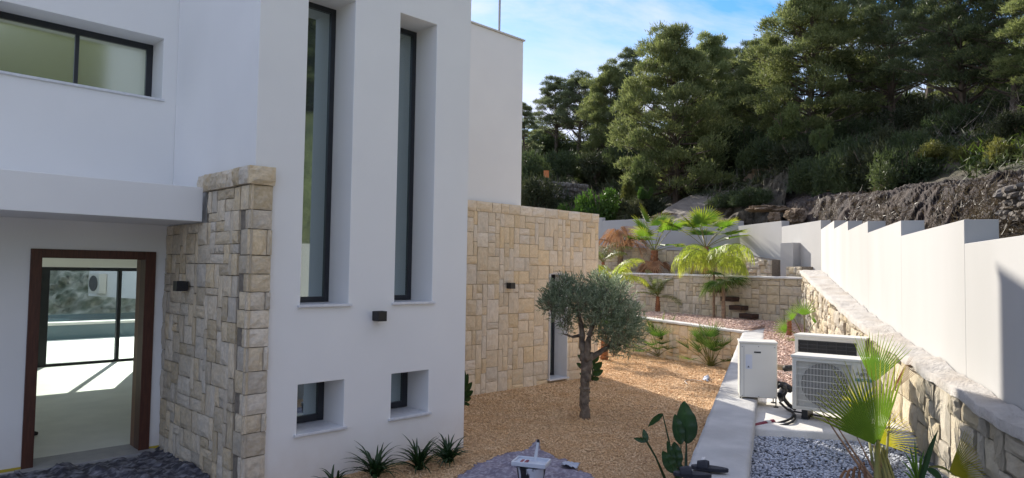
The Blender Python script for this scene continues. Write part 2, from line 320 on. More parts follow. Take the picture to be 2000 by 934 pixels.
# ------------------------------------------------------------------ survey points
GZ, STZ, PADZ, BLZ, PKZ = .19, 1.03, .97, .90, 1.2
_fv = [(-12, 2.3), (-6, 2.4), (-3, 2.5), (.8, 2.62), (3.3, 2.78)]        # straight run near the eye: forward distance, top
FENCE = [(tuple(Wd(1.755+.353*d, d)[:2]), z) for d, z in _fv]
FENCE += [(tuple(Wd(r, d)[:2]), D(x, y, d).z) for r, d, x, y in ((3.80, 5.79, 1884, 429), (4.68, 8.29, 1761, 431), (5.55, 10.75, 1696, 432), (6.365, 13.06, 1657, 431.5), (7.17, 15.34, 1630, 431),
          (8.27, 18.45, 1604, 430.5), (8.27, 21.15, 1527, 431.5), (7.80, 23.83, 1441, 431.5), (6.89, 26.08, 1356, 429), (5.51, 28.05, 1265, 427), (3.88, 29.7, 1176, 425))]
FENCE += [(tuple(Wd(0, 32.5)[:2]), 5.1), (tuple(Wd(-6, 40)[:2]), 5.2)]
# FENCE[i] = (nearer vertex, top of the panel that runs on from it); panel before the first one is lower
F1, F3 = FENCE[5], FENCE[7]      # two points of the straight run

# ------------------------------------------------------------------ terrain outside the garden (one sheet to the horizon)
def fence_dist(az):
    """distance from the eye to the garden's outer boundary along azimuth az (degrees right of forward)"""
    a = R(YAW-az); dx, dy = math.cos(a), math.sin(a); best = None
    pts = [f[0] for f in FENCE]
    for (x0, y0), (x1, y1) in zip(pts, pts[1:]):
        ex, ey = x1-x0, y1-y0; det = dx*(-ey)+ex*dy
        if abs(det) < 1e-9: continue
        t = (x0*(-ey)+ex*y0)/det; s = (dx*y0-dy*x0)/det
        if t > 0 and -1e-6 <= s <= 1.000001 and (best is None or t < best): best = t
    return best
# per column: azimuth (deg right of forward), [(forward distance, picture row)] of the hillside
def pz(x, y, d): return D(x, y, d).z
PROF = {  # picture column: [(depth, row)]
    1010: [(36, 445), (42, 405), (50, 350), (62, 300), (75, 292), (110, 330), (300, 470)],
    1100: [(36, 440), (42, 400), (50, 345), (62, 302), (75, 294), (110, 330), (300, 470)],
    1230: [(34, 438), (40, 405), (48, 345), (60, 295), (75, 280), (110, 320), (300, 470)],
    1300: [(31, 436), (35, 420), (42, 380), (52, 315), (70, 262), (110, 300), (300, 470)],
    1400: [(29, 438), (33, 400), (39, 362), (50, 300), (70, 245), (110, 290), (300, 470)],
    1480: [(26, 440), (30, 380), (36, 345), (48, 285), (68, 232), (110, 290), (300, 470)],
    1535: [(23.5, 470), (27.2, 408), (32, 340), (46, 270), (66, 222), (110, 290), (300, 470)],
    1700: [(17, 480), (20.2, 405), (26, 338), (40, 262), (60, 205), (110, 290), (300, 470)],
    1850: [(12.5, 490), (15.6, 395), (21, 325), (34, 250), (52, 196), (110, 290), (300, 470)],
    2000: [(9.2, 500), (12.2, 380), (17, 318), (30, 235), (48, 175), (110, 290), (300, 470)]}
def az_of(x): return math.degrees(math.atan((x-1000)/F_PX))
prof = {}
for x, pts in PROF.items():
    prof[az_of(x)] = [(d/math.cos(math.atan((x-1000)/F_PX)), pz(x, y, d)) for d, y in pts]
prof[60.] = [(8, 3.4), (10, 6.5), (17, 10), (30, 17), (48, 24), (140, 24), (420, 20)]
prof[120.] = [(9, 3.0), (12, 5.5), (20, 9), (34, 17), (55, 27), (140, 30), (420, 20)]
prof[90.] = [(9, 3.0), (12, 6), (20, 10), (34, 19), (55, 29), (140, 30), (420, 20)]
prof[165.] = [(14, .5), (22, 2.0), (30, 4), (44, 7), (70, 10), (140, 12), (420, 12)]
prof[-165.] = prof[165.]
prof[-100.] = [(30, -.5), (45, 0), (60, 1), (90, 2), (140, 6), (200, 12), (420, 12)]
prof[-60.] = [(40, -3), (52, 0), (66, 4), (90, 10), (140, 16), (200, 18), (420, 12)]
prof[-25.] = [(40, -3), (52, 1), (62, 6), (80, 14), (110, 17), (150, 18), (420, 12)]
prof[-10.] = [(38, -.5), (44, 2), (54, 6), (68, 11), (90, 12), (150, 10), (420, 8)]
AZ = sorted(prof)
def hill(az, rho):
    """height of the hillside sheet at azimuth az and distance rho"""
    az = (az+180) % 360-180
    ks = AZ; n = len(ks)
    for i in range(n):
        a0, a1 = ks[i], ks[(i+1) % n]
        span = (a1-a0) % 360; off = (az-a0) % 360
        if off <= span+1e-9:
            f = off/span if span else 0; break
    def h(k):
        p = prof[k]
        if rho <= p[0][0]: return p[0][1]-(p[0][0]-rho)*.25
        for (r0, z0), (r1, z1) in zip(p, p[1:]):
            if rho <= r1: return z0+(z1-z0)*(rho-r0)/(r1-r0)
        return p[-1][1]-(rho-p[-1][0])*.01
    z = h(a0)*(1-f)+h(a1)*f
    fd = fence_dist(az)
    if fd is None:
        if -112 < az < -8: lim = 34
        else: lim = 8
        if rho < lim: z = -.6
        return z
    if rho < fd+.35: return -.6
    return z
def hill_at(p):
    x, y = p[0], p[1]; rho = math.hypot(x, y); az = YAW-math.degrees(math.atan2(y, x))
    return hill(az, rho)
def rough(x, y, rho):
    a = min(1, max(0, (rho-8)/20))
    return (noise.noise((x*.12, y*.12, 3))*.9*a+noise.noise((x*.45, y*.45, 9))*.45*min(1, rho/14)+noise.noise((x*1.4, y*1.4, 5))*.16)
azs = [a for a in np.concatenate([np.arange(-180, -12, 6), np.arange(-12, 0, 2), np.arange(0, 44, .45), np.arange(44, 180, 4)])]
offs_ = [0, .5, 1, 1.5, 2, 2.6, 3.2]+list(np.arange(3.9, 30, .7))+list(np.arange(30, 66, 1.3))+[70, 76, 84, 95, 110, 140, 200, 280, 420, 700, 1200]
mb = MB(); nr = len(offs_)+3
for a in azs:
    wa = R(YAW-a); fd = fence_dist(a)
    base = fd if fd else (33.6 if -112 < a < -8 else 7.6)
    for q, rho in enumerate([.5, base*.5, base+.30]+[base+.42+o for o in offs_]):
        x, y = math.cos(wa)*rho, math.sin(wa)*rho
        z = -.6 if q < 3 else hill(a, rho)
        if q > 3: z += rough(x, y, rho)
        mb.v.append((x, y, z)); mb.t.append(.85*min(1, max(0, (a-42)/14))*min(1, max(0, (172-a)/15)))
na = len(azs)
for i in range(na):
    for j in range(nr-1):
        i2 = (i+1) % na; mb.f.append((i*nr+j, i2*nr+j, i2*nr+j+1, i*nr+j+1))
c0 = len(mb.v); mb.v.append((0, 0, -.6)); mb.t.append(0)
for i in range(na): mb.f.append((c0, ((i+1) % na)*nr, i*nr))
tag(mb.build('hillside', M['earth'], smooth=True), kind='structure')
def on_hill(x, y, dz=0):
    p = D(x, y, 1)
def place(xpix, d):
    """point of the hillside at picture column xpix and forward distance d"""
    p = D(xpix, 467, d); z = hill_at(p)+rough(p.x, p.y, math.hypot(p.x, p.y)); return Vector((p.x, p.y, z))

# cut bank of bare red earth behind the boundary wall, and the dirt track and rocks: sheets of relief standing proud of the hillside
def relief(name, mat, rows, amp, seed, nx=60, nz=12, kind='structure', lift=.25, parent=None):
    """rows: list of (list of points) lofted bottom to top, with craggy noise"""
    n = nx+1; V = []; 
    def samp(row, t):
        t *= len(row)-1; i = min(int(t), len(row)-2); return row[i].lerp(row[i+1], t-i)
    for j in range(nz+1):
        q = j/nz*(len(rows)-1); k = min(int(q), len(rows)-2)
        for i in range(n):
            p = samp(rows[k], i/nx).lerp(samp(rows[k+1], i/nx), q-k)
            e = min(1, 4*min(i/nx, 1-i/nx, .25+j/nz))
            d = noise.fractal((p.x*.8+seed, p.y*.8, p.z*1.1), .8, 2.1, 6)*amp*e+noise.fractal((p.x*2.6, p.y*2.6+seed, p.z*3), .7, 2.2, 5)*amp*.5
            dr = Vector((-p.x, -p.y, 0)).normalized(); V.append(p+dr*(d+lift)+Vector((0, 0, d*.3)))
    b = MB(); b.add(V, [(j*n+i, j*n+i+1, (j+1)*n+i+1, (j+1)*n+i) for j in range(nz) for i in range(nx)])
    o = b.build(name, mat, parent, smooth=True)
    if kind: tag(o, kind=kind)
    return o
bk = [(1535, 24.2, 26.2, 400), (1600, 21.0, 23.0, 392), (1700, 16.6, 18.7, 386), (1780, 14.2, 16.2, 382), (1850, 12.2, 14.2, 370), (1920, 10.8, 12.6, 362), (2000, 9.3, 11.2, 352), (2120, 7.6, 9.2, 340)]
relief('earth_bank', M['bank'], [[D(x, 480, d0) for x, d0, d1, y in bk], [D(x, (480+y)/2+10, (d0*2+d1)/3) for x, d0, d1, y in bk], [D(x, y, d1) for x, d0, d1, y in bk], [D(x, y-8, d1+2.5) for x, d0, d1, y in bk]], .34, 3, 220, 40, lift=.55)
tr = [((1276, 436, 30), (1372, 436, 29)), ((1300, 412, 32), (1395, 416, 30.5)), ((1335, 392, 34.5), (1425, 396, 32)), ((1375, 376, 37), (1452, 376, 34)), ((1415, 362, 40), (1470, 360, 37)), ((1445, 352, 43), (1492, 348, 41))]
relief('dirt_track', M['track'], [[D(*a).lerp(D(*b), k/5) for k in range(6)] for a, b in tr], .10, 9, 24, 40, lift=1.1)
relief('track_shoulder', M['earth'], [[D(1372+k*22, 440, 28.8-k*.5) for k in range(8)], [D(1400+k*19, 412-k*2, 30-k*.45) for k in range(8)], [D(1435+k*15, 384-k*4, 32.3-k*.5) for k in range(8)], [D(1470+k*10, 352-k*3, 37-k) for k in range(8)]], .55, 21, 50, 20, lift=1.0)
def rock(name, label, x, y, d, sx, sz, dep, seed, mat='rock', cat='rock'):
    bm = bmesh.new(); bmesh.ops.create_icosphere(bm, subdivisions=5, radius=1)
    a = R(YAW)
    for v in bm.verts:
        c = v.co.copy(); k = 1+.35*noise.fractal(c*1.5+Vector((seed, 0, 0)), 1, 2, 5)-.22*abs(noise.fractal(c*4+Vector((0, seed, 0)), .8, 2.2, 4))
        c = Vector((max(-.86, min(.86, c.x)), max(-.8, min(.8, c.y)), max(-.7, min(.78, c.z))))*k
        v.co = Vector((c.x*sx, c.y*dep, c.z*sz))
    me = bpy.data.meshes.new(name); bm.to_mesh(me); bm.free()
    o = link(name, me, M[mat]); o.location = D(x, y, d); o.rotation_euler = (0, 0, a-math.pi/2)
    return tag(o, label, cat)
rock('rock_outcrop', 'bare ochre rock face beside the top of the dirt track', 1352, 366, 38.5, 1.5, .95, 1.0, 2)
rock('rock_outcrop', 'rounded ochre boulder on the crest above the track', 1492, 345, 34, .85, .4, .8, 8)
rock('rock_outcrop', 'sunlit tan rock at the foot of the dirt track', 1310, 428, 30, .8, .3, .6, 14)
rock('boulder', 'small pale boulder low on the slope above the fence', 1512, 424, 24, .22, .2, .2, 5)
rock('boulder', 'pale upright stone lodged in the red earth bank', 1874, 394, 13.0, .07, .13, .08, 15)
rock('rock_outcrop', 'weathered tan rock nose at the left end of the red bank', 1553, 422, 22.8, .3, .3, .5, 31)
rock('rock_outcrop', 'flat tan ledge under dark scrub left of the red bank', 1500, 408, 24.5, .8, .14, .5, 41)

# ------------------------------------------------------------------ garden ground sheets
def sheet(name, poly, z, mat, kind='structure', n=1):
    b = MB(); zt = z if isinstance(z, (list, tuple)) else [z]*len(poly)
    b.add([(p[0], p[1], q) for p, q in zip(poly, zt)], [tuple(range(len(poly)))])
    return tag(b.build(name, mat), kind=kind)
sheet('gold_gravel_ground', [(-2, -3), (6.0, .8), (16.0, 7.6), (17.9, 13.6), (18, 16), (5.5, 16), (5.5, 9.6), (3, 6.9), (-2, 7)], GZ-.012, M['sand_bed'])
sheet('entrance_terrace', [(-8, 3.6), (3.3, 3.6), (3.3, 9.2), (-8, 9.2)], .225, M['step'])
sheet('bounce_ground', [(-30, -16), (3, -.8), (4.3, 2.3), (3.0, 4.3), (-8, 4.3), (-30, 6)], .17, M['floor'])  # unseen pale ground, added to bounce light up onto the facade
# right-hand bed level sheets
INN0, INN1 = Vector((1.2, -1.2, 0)), Vector((18.6, 7.58, 0))       # inner line of the long retaining wall
idir = (INN1-INN0).normalized(); inrm = Vector((-idir.y, idir.x, 0))
STL0, STL1 = G(1333, 934, STZ), G(1450, 650, 1.12)                 # left edge of the concrete strip
STR0, STR1 = G(1457, 934, STZ), G(1495, 640, 1.12)
sdv = (STL1-STL0).normalized()
SL = lambda t: STL0+(STL1-STL0)*t
SRr = lambda t: STR0+(STR1-STR0)*t
sheet('blue_gravel_ground', [tuple((STR0-sdv*4)[:2]), tuple(SRr(.30)[:2]), tuple((INN0+idir*9)[:2]), tuple((INN0-idir*1)[:2])], BLZ-.012, M['blue_bed'])
b = MB(); a0, a1 = SRr(.16), SRr(1.02); b0, b1 = INN0+idir*5.5, INN1
b.add([(a0.x, a0.y, .84), (b0.x, b0.y, .84), (b1.x+.6, b1.y+.3, PKZ), (19.2, 13.2, PKZ), (20.5, 16.5, PKZ), (16.85, 13.2, PKZ+.04), (15.75, 7.7, 1.10), (a1.x, a1.y, 1.10)], [(0, 1, 2, 7), (7, 2, 3, 6), (6, 3, 4, 5)])
tag(b.build('pink_gravel_ground', M['pink_bed']), kind='structure')
sheet('upper_bed_ground', [(18.5, 7.6), (20.8, 9.2), (22.6, 13.8), (23.6, 19), (20.6, 17)], 2.34, M['pink_bed'])

# ------------------------------------------------------------------ gravel pebbles
def pebbles(name, polys, zf, n, size, mat, seed, avoid=None):
    g = np.random.default_rng(seed); pts = []
    xs = [p[0] for p in polys]; ys = [p[1] for p in polys]
    def inside(P):
        c = np.zeros(len(P), bool); k = len(polys); j = k-1
        for i in range(k):
            xi, yi = polys[i][:2]; xj, yj = polys[j][:2]
            t = ((yi > P[:, 1]) != (yj > P[:, 1])) & (P[:, 0] < (xj-xi)*(P[:, 1]-yi)/((yj-yi) or 1e-9)+xi); c ^= t; j = i
        return c
    P = np.empty((0, 2))
    while len(P) < n:
        q = np.column_stack([g.uniform(min(xs), max(xs), n), g.uniform(min(ys), max(ys), n)])
        # keep more pebbles near the eye, where they show
        d = np.hypot(q[:, 0], q[:, 1]); keep = g.random(n) < np.clip((9.0/np.maximum(d, 4))**1.3, .12, 1)
        q = q[keep & inside(q)]; P = np.vstack([P, q])
    P = P[:n]
    d = np.hypot(P[:, 0], P[:, 1])
    s = size*g.uniform(.6, 1.45, n)*np.clip(d/9, .85, 1.5)
    base = np.array([(1, 0, 0), (.3, .9, .1), (-.8, .55, 0), (-.85, -.5, .1), (.25, -.95, 0), (.1, .05, 1), (0, 0, -.8)], float)
    fc = np.array([(0, 1, 5), (1, 2, 5), (2, 3, 5), (3, 4, 5), (4, 0, 5), (1, 0, 6), (2, 1, 6), (3, 2, 6), (4, 3, 6), (0, 4, 6)])
    B = base[None]*g.uniform(.65, 1.3, (n, 7, 3))
    B *= (s[:, None, None]*np.stack([np.ones(n), g.uniform(.55, .9, n), g.uniform(.3, .55, n)], 1)[:, None, :])
    th = g.uniform(0, 6.28, n); ti = g.uniform(-.5, .5, n)
    c, s_ = np.cos(ti)[:, None], np.sin(ti)[:, None]
    x, z = B[..., 0]*c-B[..., 2]*s_, B[..., 0]*s_+B[..., 2]*c; y = B[..., 1]
    c, s_ = np.cos(th)[:, None], np.sin(th)[:, None]
    X = x*c-y*s_+P[:, 0:1]; Y = x*s_+y*c+P[:, 1:2]; Z = z+zf(P)[:, None]+g.uniform(0, .35, n)[:, None]*s[:, None]
    V = np.stack([X, Y, Z], -1).reshape(-1, 3)
    Fc = (fc[None]+(np.arange(n)*7)[:, None, None]).reshape(-1, 3)
    tint = np.repeat(g.random(n)**1.6, 7)
    return tag(link(name, np_mesh(name, V, Fc, tint), M[mat]), kind='stuff')
pebbles('gold_gravel', [(3.2, 4.4), (4.6, 2.2), tuple(SL(.02)[:2]), tuple(SL(1)[:2]), (15.5, 7.4), (16.9, 13), (12.5, 14.5), (12.3, 9.5), (6.05, 9.5), (6.05, 6.8), (3.2, 6.8)], lambda P: np.full(len(P), GZ), 105000, .0135, 'gold', 1)
pebbles('blue_grey_gravel', [tuple((STR0-sdv*.8)[:2]), tuple(SRr(.17)[:2]), (7.45, 2.05), tuple((INN0+idir*3.2)[:2])], lambda P: np.full(len(P), BLZ), 15000, .0185, 'bluep', 2)
def pinkz(P):
    t = np.clip((P[:, 0]-7.2)/10.5, 0, 1); return .86+(PKZ-.86)*t+.008
pebbles('pink_gravel', [tuple(SRr(.22)[:2]), (8.6, 2.7), tuple(INN1[:2]), (18.6, 8), (19.9, 15), (16.9, 12.9), (15.8, 7.8), tuple(SRr(.98)[:2])], pinkz, 22000, .020, 'pinkp', 3)

# ------------------------------------------------------------------ stone pieces
STONES = []
for s in range(16):
    g = random.Random(100+s); bm = bmesh.new(); n = 4
    gx = [-.5+i/n for i in range(n+1)]; ver = {}
    off = Vector((g.random()*50, g.random()*50, 0))
    for i in range(n+1):
        for j in range(n+1):
            edge = i in (0, n) or j in (0, n)
            x, z = gx[i], gx[j]
            dx = dz = 0
            if edge:
                dx = g.uniform(-.012, .012); dz = g.uniform(-.012, .012)
            y = -1+.34*noise.noise(Vector((x*2.1, z*2.1, 0))+off)+.18*noise.noise(Vector((x*5, z*5, 0))+off)
            if edge: y = -.66+g.uniform(-.12, .1)
            ver[i, j] = bm.verts.new((x*.985+dx, y, z*.985+dz))
    bk_ = {}
    ring = [(i, 0) for i in range(n)]+[(n, j) for j in range(n)]+[(i, n) for i in range(n, 0, -1)]+[(0, j) for j in range(n, 0, -1)]
    for k in ring: v = ver[k].co; bk_[k] = bm.verts.new((v.x, 0, v.z))
    for i in range(n):
        for j in range(n): bm.faces.new((ver[i, j], ver[i+1, j], ver[i+1, j+1], ver[i, j+1]))
    for a, c in zip(ring, ring[1:]+ring[:1]): bm.faces.new((ver[c], ver[a], bk_[a], bk_[c]))
    me = bpy.data.meshes.new('stone'); bm.normal_update(); bm.to_mesh(me); bm.free(); STONES.append(me)
def smats(me_list, mat):
    out = []
    for me in me_list:
        k = me.copy(); k.materials.clear(); k.materials.append(M[mat]); out.append(k)
    return out
SM = {k: smats(STONES, k) for k in ('stone_b', 'stone_g', 'stone_p', 'stone_r')}
def ashlar(parent, o, ang, W, top, cell, mat, depth, seed, skip=(), joint=.007, row=None, z0=0, sizes=None, djit=.3, wob=0, flip_first=True):
    """irregular coursed stones over a face W long whose top is top(x); o = left end as seen, +x to the right, pieces face local -Y"""
    g = random.Random(seed); ca, sa = math.cos(ang), math.sin(ang)
    cw, chh = cell; nx = max(1, round(W/cw)); cw = W/nx
    H = max(top(0), top(W), top(W/2))-z0; nz = max(1, round(H/chh)); ch = H/nz
    occ = [[False]*nx for _ in range(nz)]
    sizes = sizes or [(1, 1, 3), (2, 1, 5), (1, 2, 6), (2, 2, 7), (3, 1, 2), (3, 2, 3), (1, 3, 2), (2, 3, 2)]
    cnt = 0
    # wavy vertical and horizontal grid lines so the joints are not ruled
    gxl = [i*cw+(g.uniform(-.22, .22)*cw if 0 < i < nx else 0) for i in range(nx+1)]
    gzl = [z0+j*ch+(g.uniform(-.16, .16)*ch if 0 < j < nz else 0) for j in range(nz+1)]
    for j in range(nz):
        for i in range(nx):
            if occ[j][i]: continue
            opts = []
            for (a, c, wgt) in sizes:
                if i+a <= nx and j+c <= nz and not any(occ[j+q][i+p] for p in range(a) for q in range(c)): opts.append((a, c, wgt))
            t = g.uniform(0, sum(q[2] for q in opts)); 
            for a, c, wgt in opts:
                t -= wgt
                if t <= 0: break
            for p in range(a):
                for q in range(c): occ[j+q][i+p] = True
            x0, x1, s0, s1 = gxl[i], gxl[i+a], gzl[j], gzl[j+c]
            tp = min(top(x0), top(x1)); 
            if s1 > tp or j+c == nz: s1 = tp
            if s1-s0 < .05: continue
            segs = [(x0, x1, s0, s1)]
            for (hx0, hx1, hz0, hz1) in skip:
                ns = []
                for (u0, u1, v0, v1) in segs:
                    if u1 <= hx0+.004 or u0 >= hx1-.004 or v1 <= hz0+.004 or v0 >= hz1-.004: ns.append((u0, u1, v0, v1)); continue
                    if u0 < hx0-.03: ns.append((u0, hx0, v0, v1))
                    if u1 > hx1+.03: ns.append((hx1, u1, v0, v1))
                    if v1 > hz1+.04: ns.append((max(u0, hx0), min(u1, hx1), hz1, v1))
                    if v0 < hz0-.04: ns.append((max(u0, hx0), min(u1, hx1), v0, hz0))
                segs = ns
            for (u0, u1, v0, v1) in segs:
                me = g.choice(SM[mat]); ob = bpy.data.objects.new('stone', me); COL.objects.link(ob); adopt(ob, parent)
                cx, cz = (u0+u1)/2, (v0+v1)/2
                ob.location = (o[0]+ca*cx, o[1]+sa*cx, o[2]+cz); ob.rotation_euler = (0, g.uniform(-wob, wob), ang)
                ob.scale = ((u1-u0-joint)*g.choice((1, -1)), depth*g.uniform(1-djit, 1+djit), (v1-v0-joint)); cnt += 1
    return cnt
def block(name, parent, o, ang, W, zb, top, thick, mat, y0=0, n=1):
    """wall body behind the stones: from local y=y0 back to y0+thick"""
    b = MB(); Mx = Matrix.Translation(o) @ Matrix.Rotation(ang, 4, 'Z'); vs = []; k = n+1
    for i in range(k):
        x = W*i/n; t = top(x)
        vs += [Mx @ Vector((x, y0, zb)), Mx @ Vector((x, y0, t)), Mx @ Vector((x, y0+thick, t)), Mx @ Vector((x, y0+thick, zb))]
    fs = [(0, 1, 2, 3), tuple(4*n+q for q in (3, 2, 1, 0))]
    for i in range(n):
        a = 4*i
        for q in range(4): fs.append((a+q, a+4+q, a+4+(q+1) % 4, a+(q+1) % 4))
    b.add(vs, fs); return b.build(name, mat, parent)
def rough_slab(name, mat, parent, A, B, C, Dp, th, nu, nv, amp, seed, kind=None):
    """slab whose top is lofted between edge A->B and edge Dp->C, with lumpy relief"""
    V = []; 
    for j in range(nv+1):
        for i in range(nu+1):
            u, v = i/nu, j/nv; p = A.lerp(B, u).lerp(Dp.lerp(C, u), v)
            e = 0 if v in (0, 1) else 1
            z = noise.fractal((p.x*2.2+seed, p.y*2.2, 0), 1, 2, 5)*amp
            if not e: z -= amp*1.2; s = noise.noise((p.x*3+seed, p.y*3, 4))*amp*1.1; q = (Dp-A).normalized(); p = p+q*s
            V.append(p+Vector((0, 0, z)))
    k = nu+1; n = len(V); fs = [(j*k+i, j*k+i+1, (j+1)*k+i+1, (j+1)*k+i) for j in range(nv) for i in range(nu)]
    ring = [i for i in range(k)]+[j*k+nu for j in range(1, nv+1)]+[nv*k+i for i in range(nu-1, -1, -1)]+[j*k for j in range(nv-1, 0, -1)]
    b = MB(); low = [V[i]-Vector((0, 0, th)) for i in ring]
    b.add(V+low, fs+[(ring[(q+1) % len(ring)], ring[q], n+q, n+(q+1) % len(ring)) for q in range(len(ring))])
    o = b.build(name, mat, parent, smooth=True)
    if kind: tag(o, kind=kind)
    return o

# ------------------------------------------------------------------ the villa
WING_T, BOX_T = 3.80, 7.16
BX, BY = 9.94, 9.66
villa = thing('villa', 'white rendered villa with tall slit windows, flat canopy and open front door', 'house', (3.12, 6.84, GZ), fixed=True)
zA, zF = 7.6, 7.9
front = voxels([((-7, 9.17, .02), (3.12, 18.1, zA))],
               [((-1, 9.5, .24), (5.9, 17.82, 2.75)), ((1.70, 9.0, .24), (2.90, 9.6, 2.62)), ((1.13, 9.0, 4.55), (2.95, 9.62, 5.345)), ((.4, 17.7, .24), (3.2, 18.3, 2.42))]).build('wing_wall', M['white'], villa, bevel=.006)
mid_ = voxels([((3.12, 9.45, .02), (6.03, 18.1, zF))], [((3.0, 9.5, .24), (5.9, 17.82, 2.75)), ((3.0, 17.7, .24), (5.75, 18.3, 2.42))]).build('hall_wall', M['white'], villa, bevel=.004)
WIN = [((3.665, 2.07), (4.255, 5.585)), ((4.885, 2.07), (5.455, 5.62)), ((3.665, .70), (4.23, 1.245)), ((4.87, .70), (5.43, 1.245))]
voxels([((3.12, 6.84, .05), (6.03, 9.45, zF))], [((a[0], 6.7, a[1]), (b_[0], 7.34, b_[1])) for a, b_ in WIN]).build('facade_wall', M['white'], villa, bevel=.006)
voxels([((6.03, BY, 3.6), (BX, 18.1, BOX_T)), ((6.03, 12.57, .1), (BX, 18.1, 3.6))], []).build('roof_box', M['white'], villa, bevel=.008)
voxels([((-7, 7.96, 2.995), (3.035, 9.168, 3.38))], []).build('canopy', M['white'], villa, bevel=.006)
bx = MB(); bx.box((-1.2, 9.6, .215), (6.0, 17.9, .243)); bx.build('floor', M['floor'], villa)
def window(parent, a, b_, y, fr=.055, sill=True, glass='glass', mull=(), lip=.035, fy=.06):
    x0, z0 = a; x1, z1 = b_
    f = MB(); g_ = .006
    for q in (((x0-g_, y, z0+.03), (x0+fr, y+fy, z1+g_)), ((x1-fr, y, z0+.03), (x1+g_, y+fy, z1+g_)), ((x0+fr, y+.002, z1-fr), (x1-fr, y+fy-.002, z1+g_)), ((x0+fr, y+.002, z0+.03), (x1-fr, y+fy-.002, z0+.03+fr))): f.box(*q)
    for mx_ in mull: f.box((mx_-.022, y+.001, z0+.03+fr), (mx_+.022, y+fy-.003, z1-fr))
    # inner sash line
    w_ = f.build('window', M['alu'], parent, bevel=.004)
    s = MB(); e = fr+.018
    xs = [x0]+list(mull)+[x1]
    for u, v in zip(xs, xs[1:]):
        u2 = u+(fr if u == x0 else .022); v2 = v-(fr if v == x1 else .022)
        p = MB(); p.box((u2-.004, y+.026, z0+.03+fr-.004), (v2+.004, y+.034, z1-fr+.004)); p.build('pane', M[glass], w_)
    if sill:
        s.box((x0-.035, y-.47, z0-.012), (x1+.035, y+.02, z0+.028)); 
        s2 = MB(); s2.box((x0+.002, 6.84-.035, z0-.002), (x1-.002, y+.02, z0+.026)); s2.box((x0-.035, 6.84-.035, z0-.004), (x0+.002, 6.838, z0+.024)); s2.box((x1-.002, 6.84-.035, z0-.004), (x1+.035, 6.838, z0+.024))
        s2.build('sill', M['marble'], w_, bevel=.003)
    return w_
for i, (a, b_) in enumerate(WIN):
    window(villa, a, b_, 7.27, fr=.06 if i < 2 else .075)
uw = window(villa, (1.13, 4.55), (2.95, 5.345), 9.56, fr=.075, sill=False, glass='glass_soft', mull=(2.10,))
s2 = MB(); s2.box((1.135, 9.14, 4.548), (2.975, 9.57, 4.575)); s2.build('sill', M['marble'], uw, bevel=.003)
# door frame with deep jambs, open doorway
df = MB(); 
df.box((1.655, 9.145, .24), (1.765, 9.17, 2.66)); df.box((2.83, 9.145, .24), (2.95, 9.17, 2.66)); df.box((1.765, 9.147, 2.56), (2.83, 9.17, 2.66))
df.box((1.70, 9.17, .24), (1.765, 9.52, 2.62)); df.box((1.765, 9.171, 2.565), (2.84, 9.52, 2.62))
dfo = df.build('door_frame', M['wood'], villa, bevel=.004)
jb = MB(); jb.box((2.838, 9.171, .245), (2.90, 9.36, 2.562)); jb.build('jamb_panel', M['wood'], dfo, bevel=.003)
jb = MB(); jb.box((2.845, 9.363, .245), (2.90, 9.52, 2.562)); jb.build('jamb_panel', M['wood2'], dfo, bevel=.003)
th_ = MB(); th_.box((1.60, 9.02, .222), (3.0, 9.56, .252)); th_.build('threshold', M['step'], villa, bevel=.004)
tp = MB(); tp.box((-3, 9.162, .245), (1.655, 9.1695, .275)); tp.box((2.95, 9.162, .245), (3.09, 9.1695, .275)); tp.build('masking_tape', M['yellow'], villa)
# sliding glazing on the far side of the room
sg = MB(); ys = 17.86
for x0_, x1_ in ((.4, .48), (3.36, 3.60), (4.955, 5.03), (5.68, 5.75)): sg.box((x0_, ys, .245), (x1_, ys+.12, 2.415))
sg.box((.4, ys+.002, 2.34), (5.75, ys+.118, 2.418)); sg.box((.4, ys+.002, .243), (5.75, ys+.118, .30))
sgo = sg.build('sliding_door', M['alu'], villa, bevel=.004)
for x0_, x1_ in ((.48, 3.36), (3.60, 4.955), (5.03, 5.68)):
    p_ = MB(); p_.box((x0_-.004, ys+.05, .296), (x1_+.004, ys+.058, 2.344)); p_.build('pane', M['clear'], sgo)
# parapet copings
for x0_, y0_, x1_, y1_, z_ in ((6.0, BY-.03, BX+.03, 18.13, BOX_T),):
    c_ = MB(); c_.box((x0_, y0_, z_+.001), (x1_, y1_, z_+.03)); c_.build('coping', M['copew'], villa)
mast = MB(); pb = D(975, 66, 0.70*13.9)
pbx = ray(975, 66); k_ = 9.9/pbx.y; pb = Vector((pbx.x*k_, 9.9, BOX_T))
mast.tube([pb, pb+Vector((0, 0, 3.2))], .022, 8); tag(mast.build('antenna_mast', M['step']), 'thin grey antenna pole standing on the flat roof', 'pole')

# stone pillar beside the entrance
pil = thing('stone_pillar', 'tall buff and grey stone-clad pillar between the front door and the white facade', 'pillar', (3.08, 6.84, .2), fixed=True)
bb = MB(); bb.box((3.085, 6.815, .05), (3.30, 7.96, 3.50)); bb.box((3.086, 7.96, .05), (3.119, 9.168, 2.99)); bb.box((3.086, 7.96, 3.385), (3.119, 8.13, 3.50)); 
bb.build('pillar_core', M['mortar_g'], pil)
def ptop(x): return 3.44
TSZ = [(1, 1, 4), (2, 1, 5), (1, 2, 6), (2, 2, 6), (3, 1, 2), (1, 3, 2), (3, 2, 2)]
# side face, from the recessed wall (left) to the corner (right); leaves room for the canopy above
ashlar(pil, (3.088, 9.165, 0), -math.pi/2, 2.11, lambda x: 2.99 if x < 1.2 else 3.33, (.118, .118), 'stone_g', .036, 31, z0=.16, sizes=TSZ, wob=.02, joint=.005)
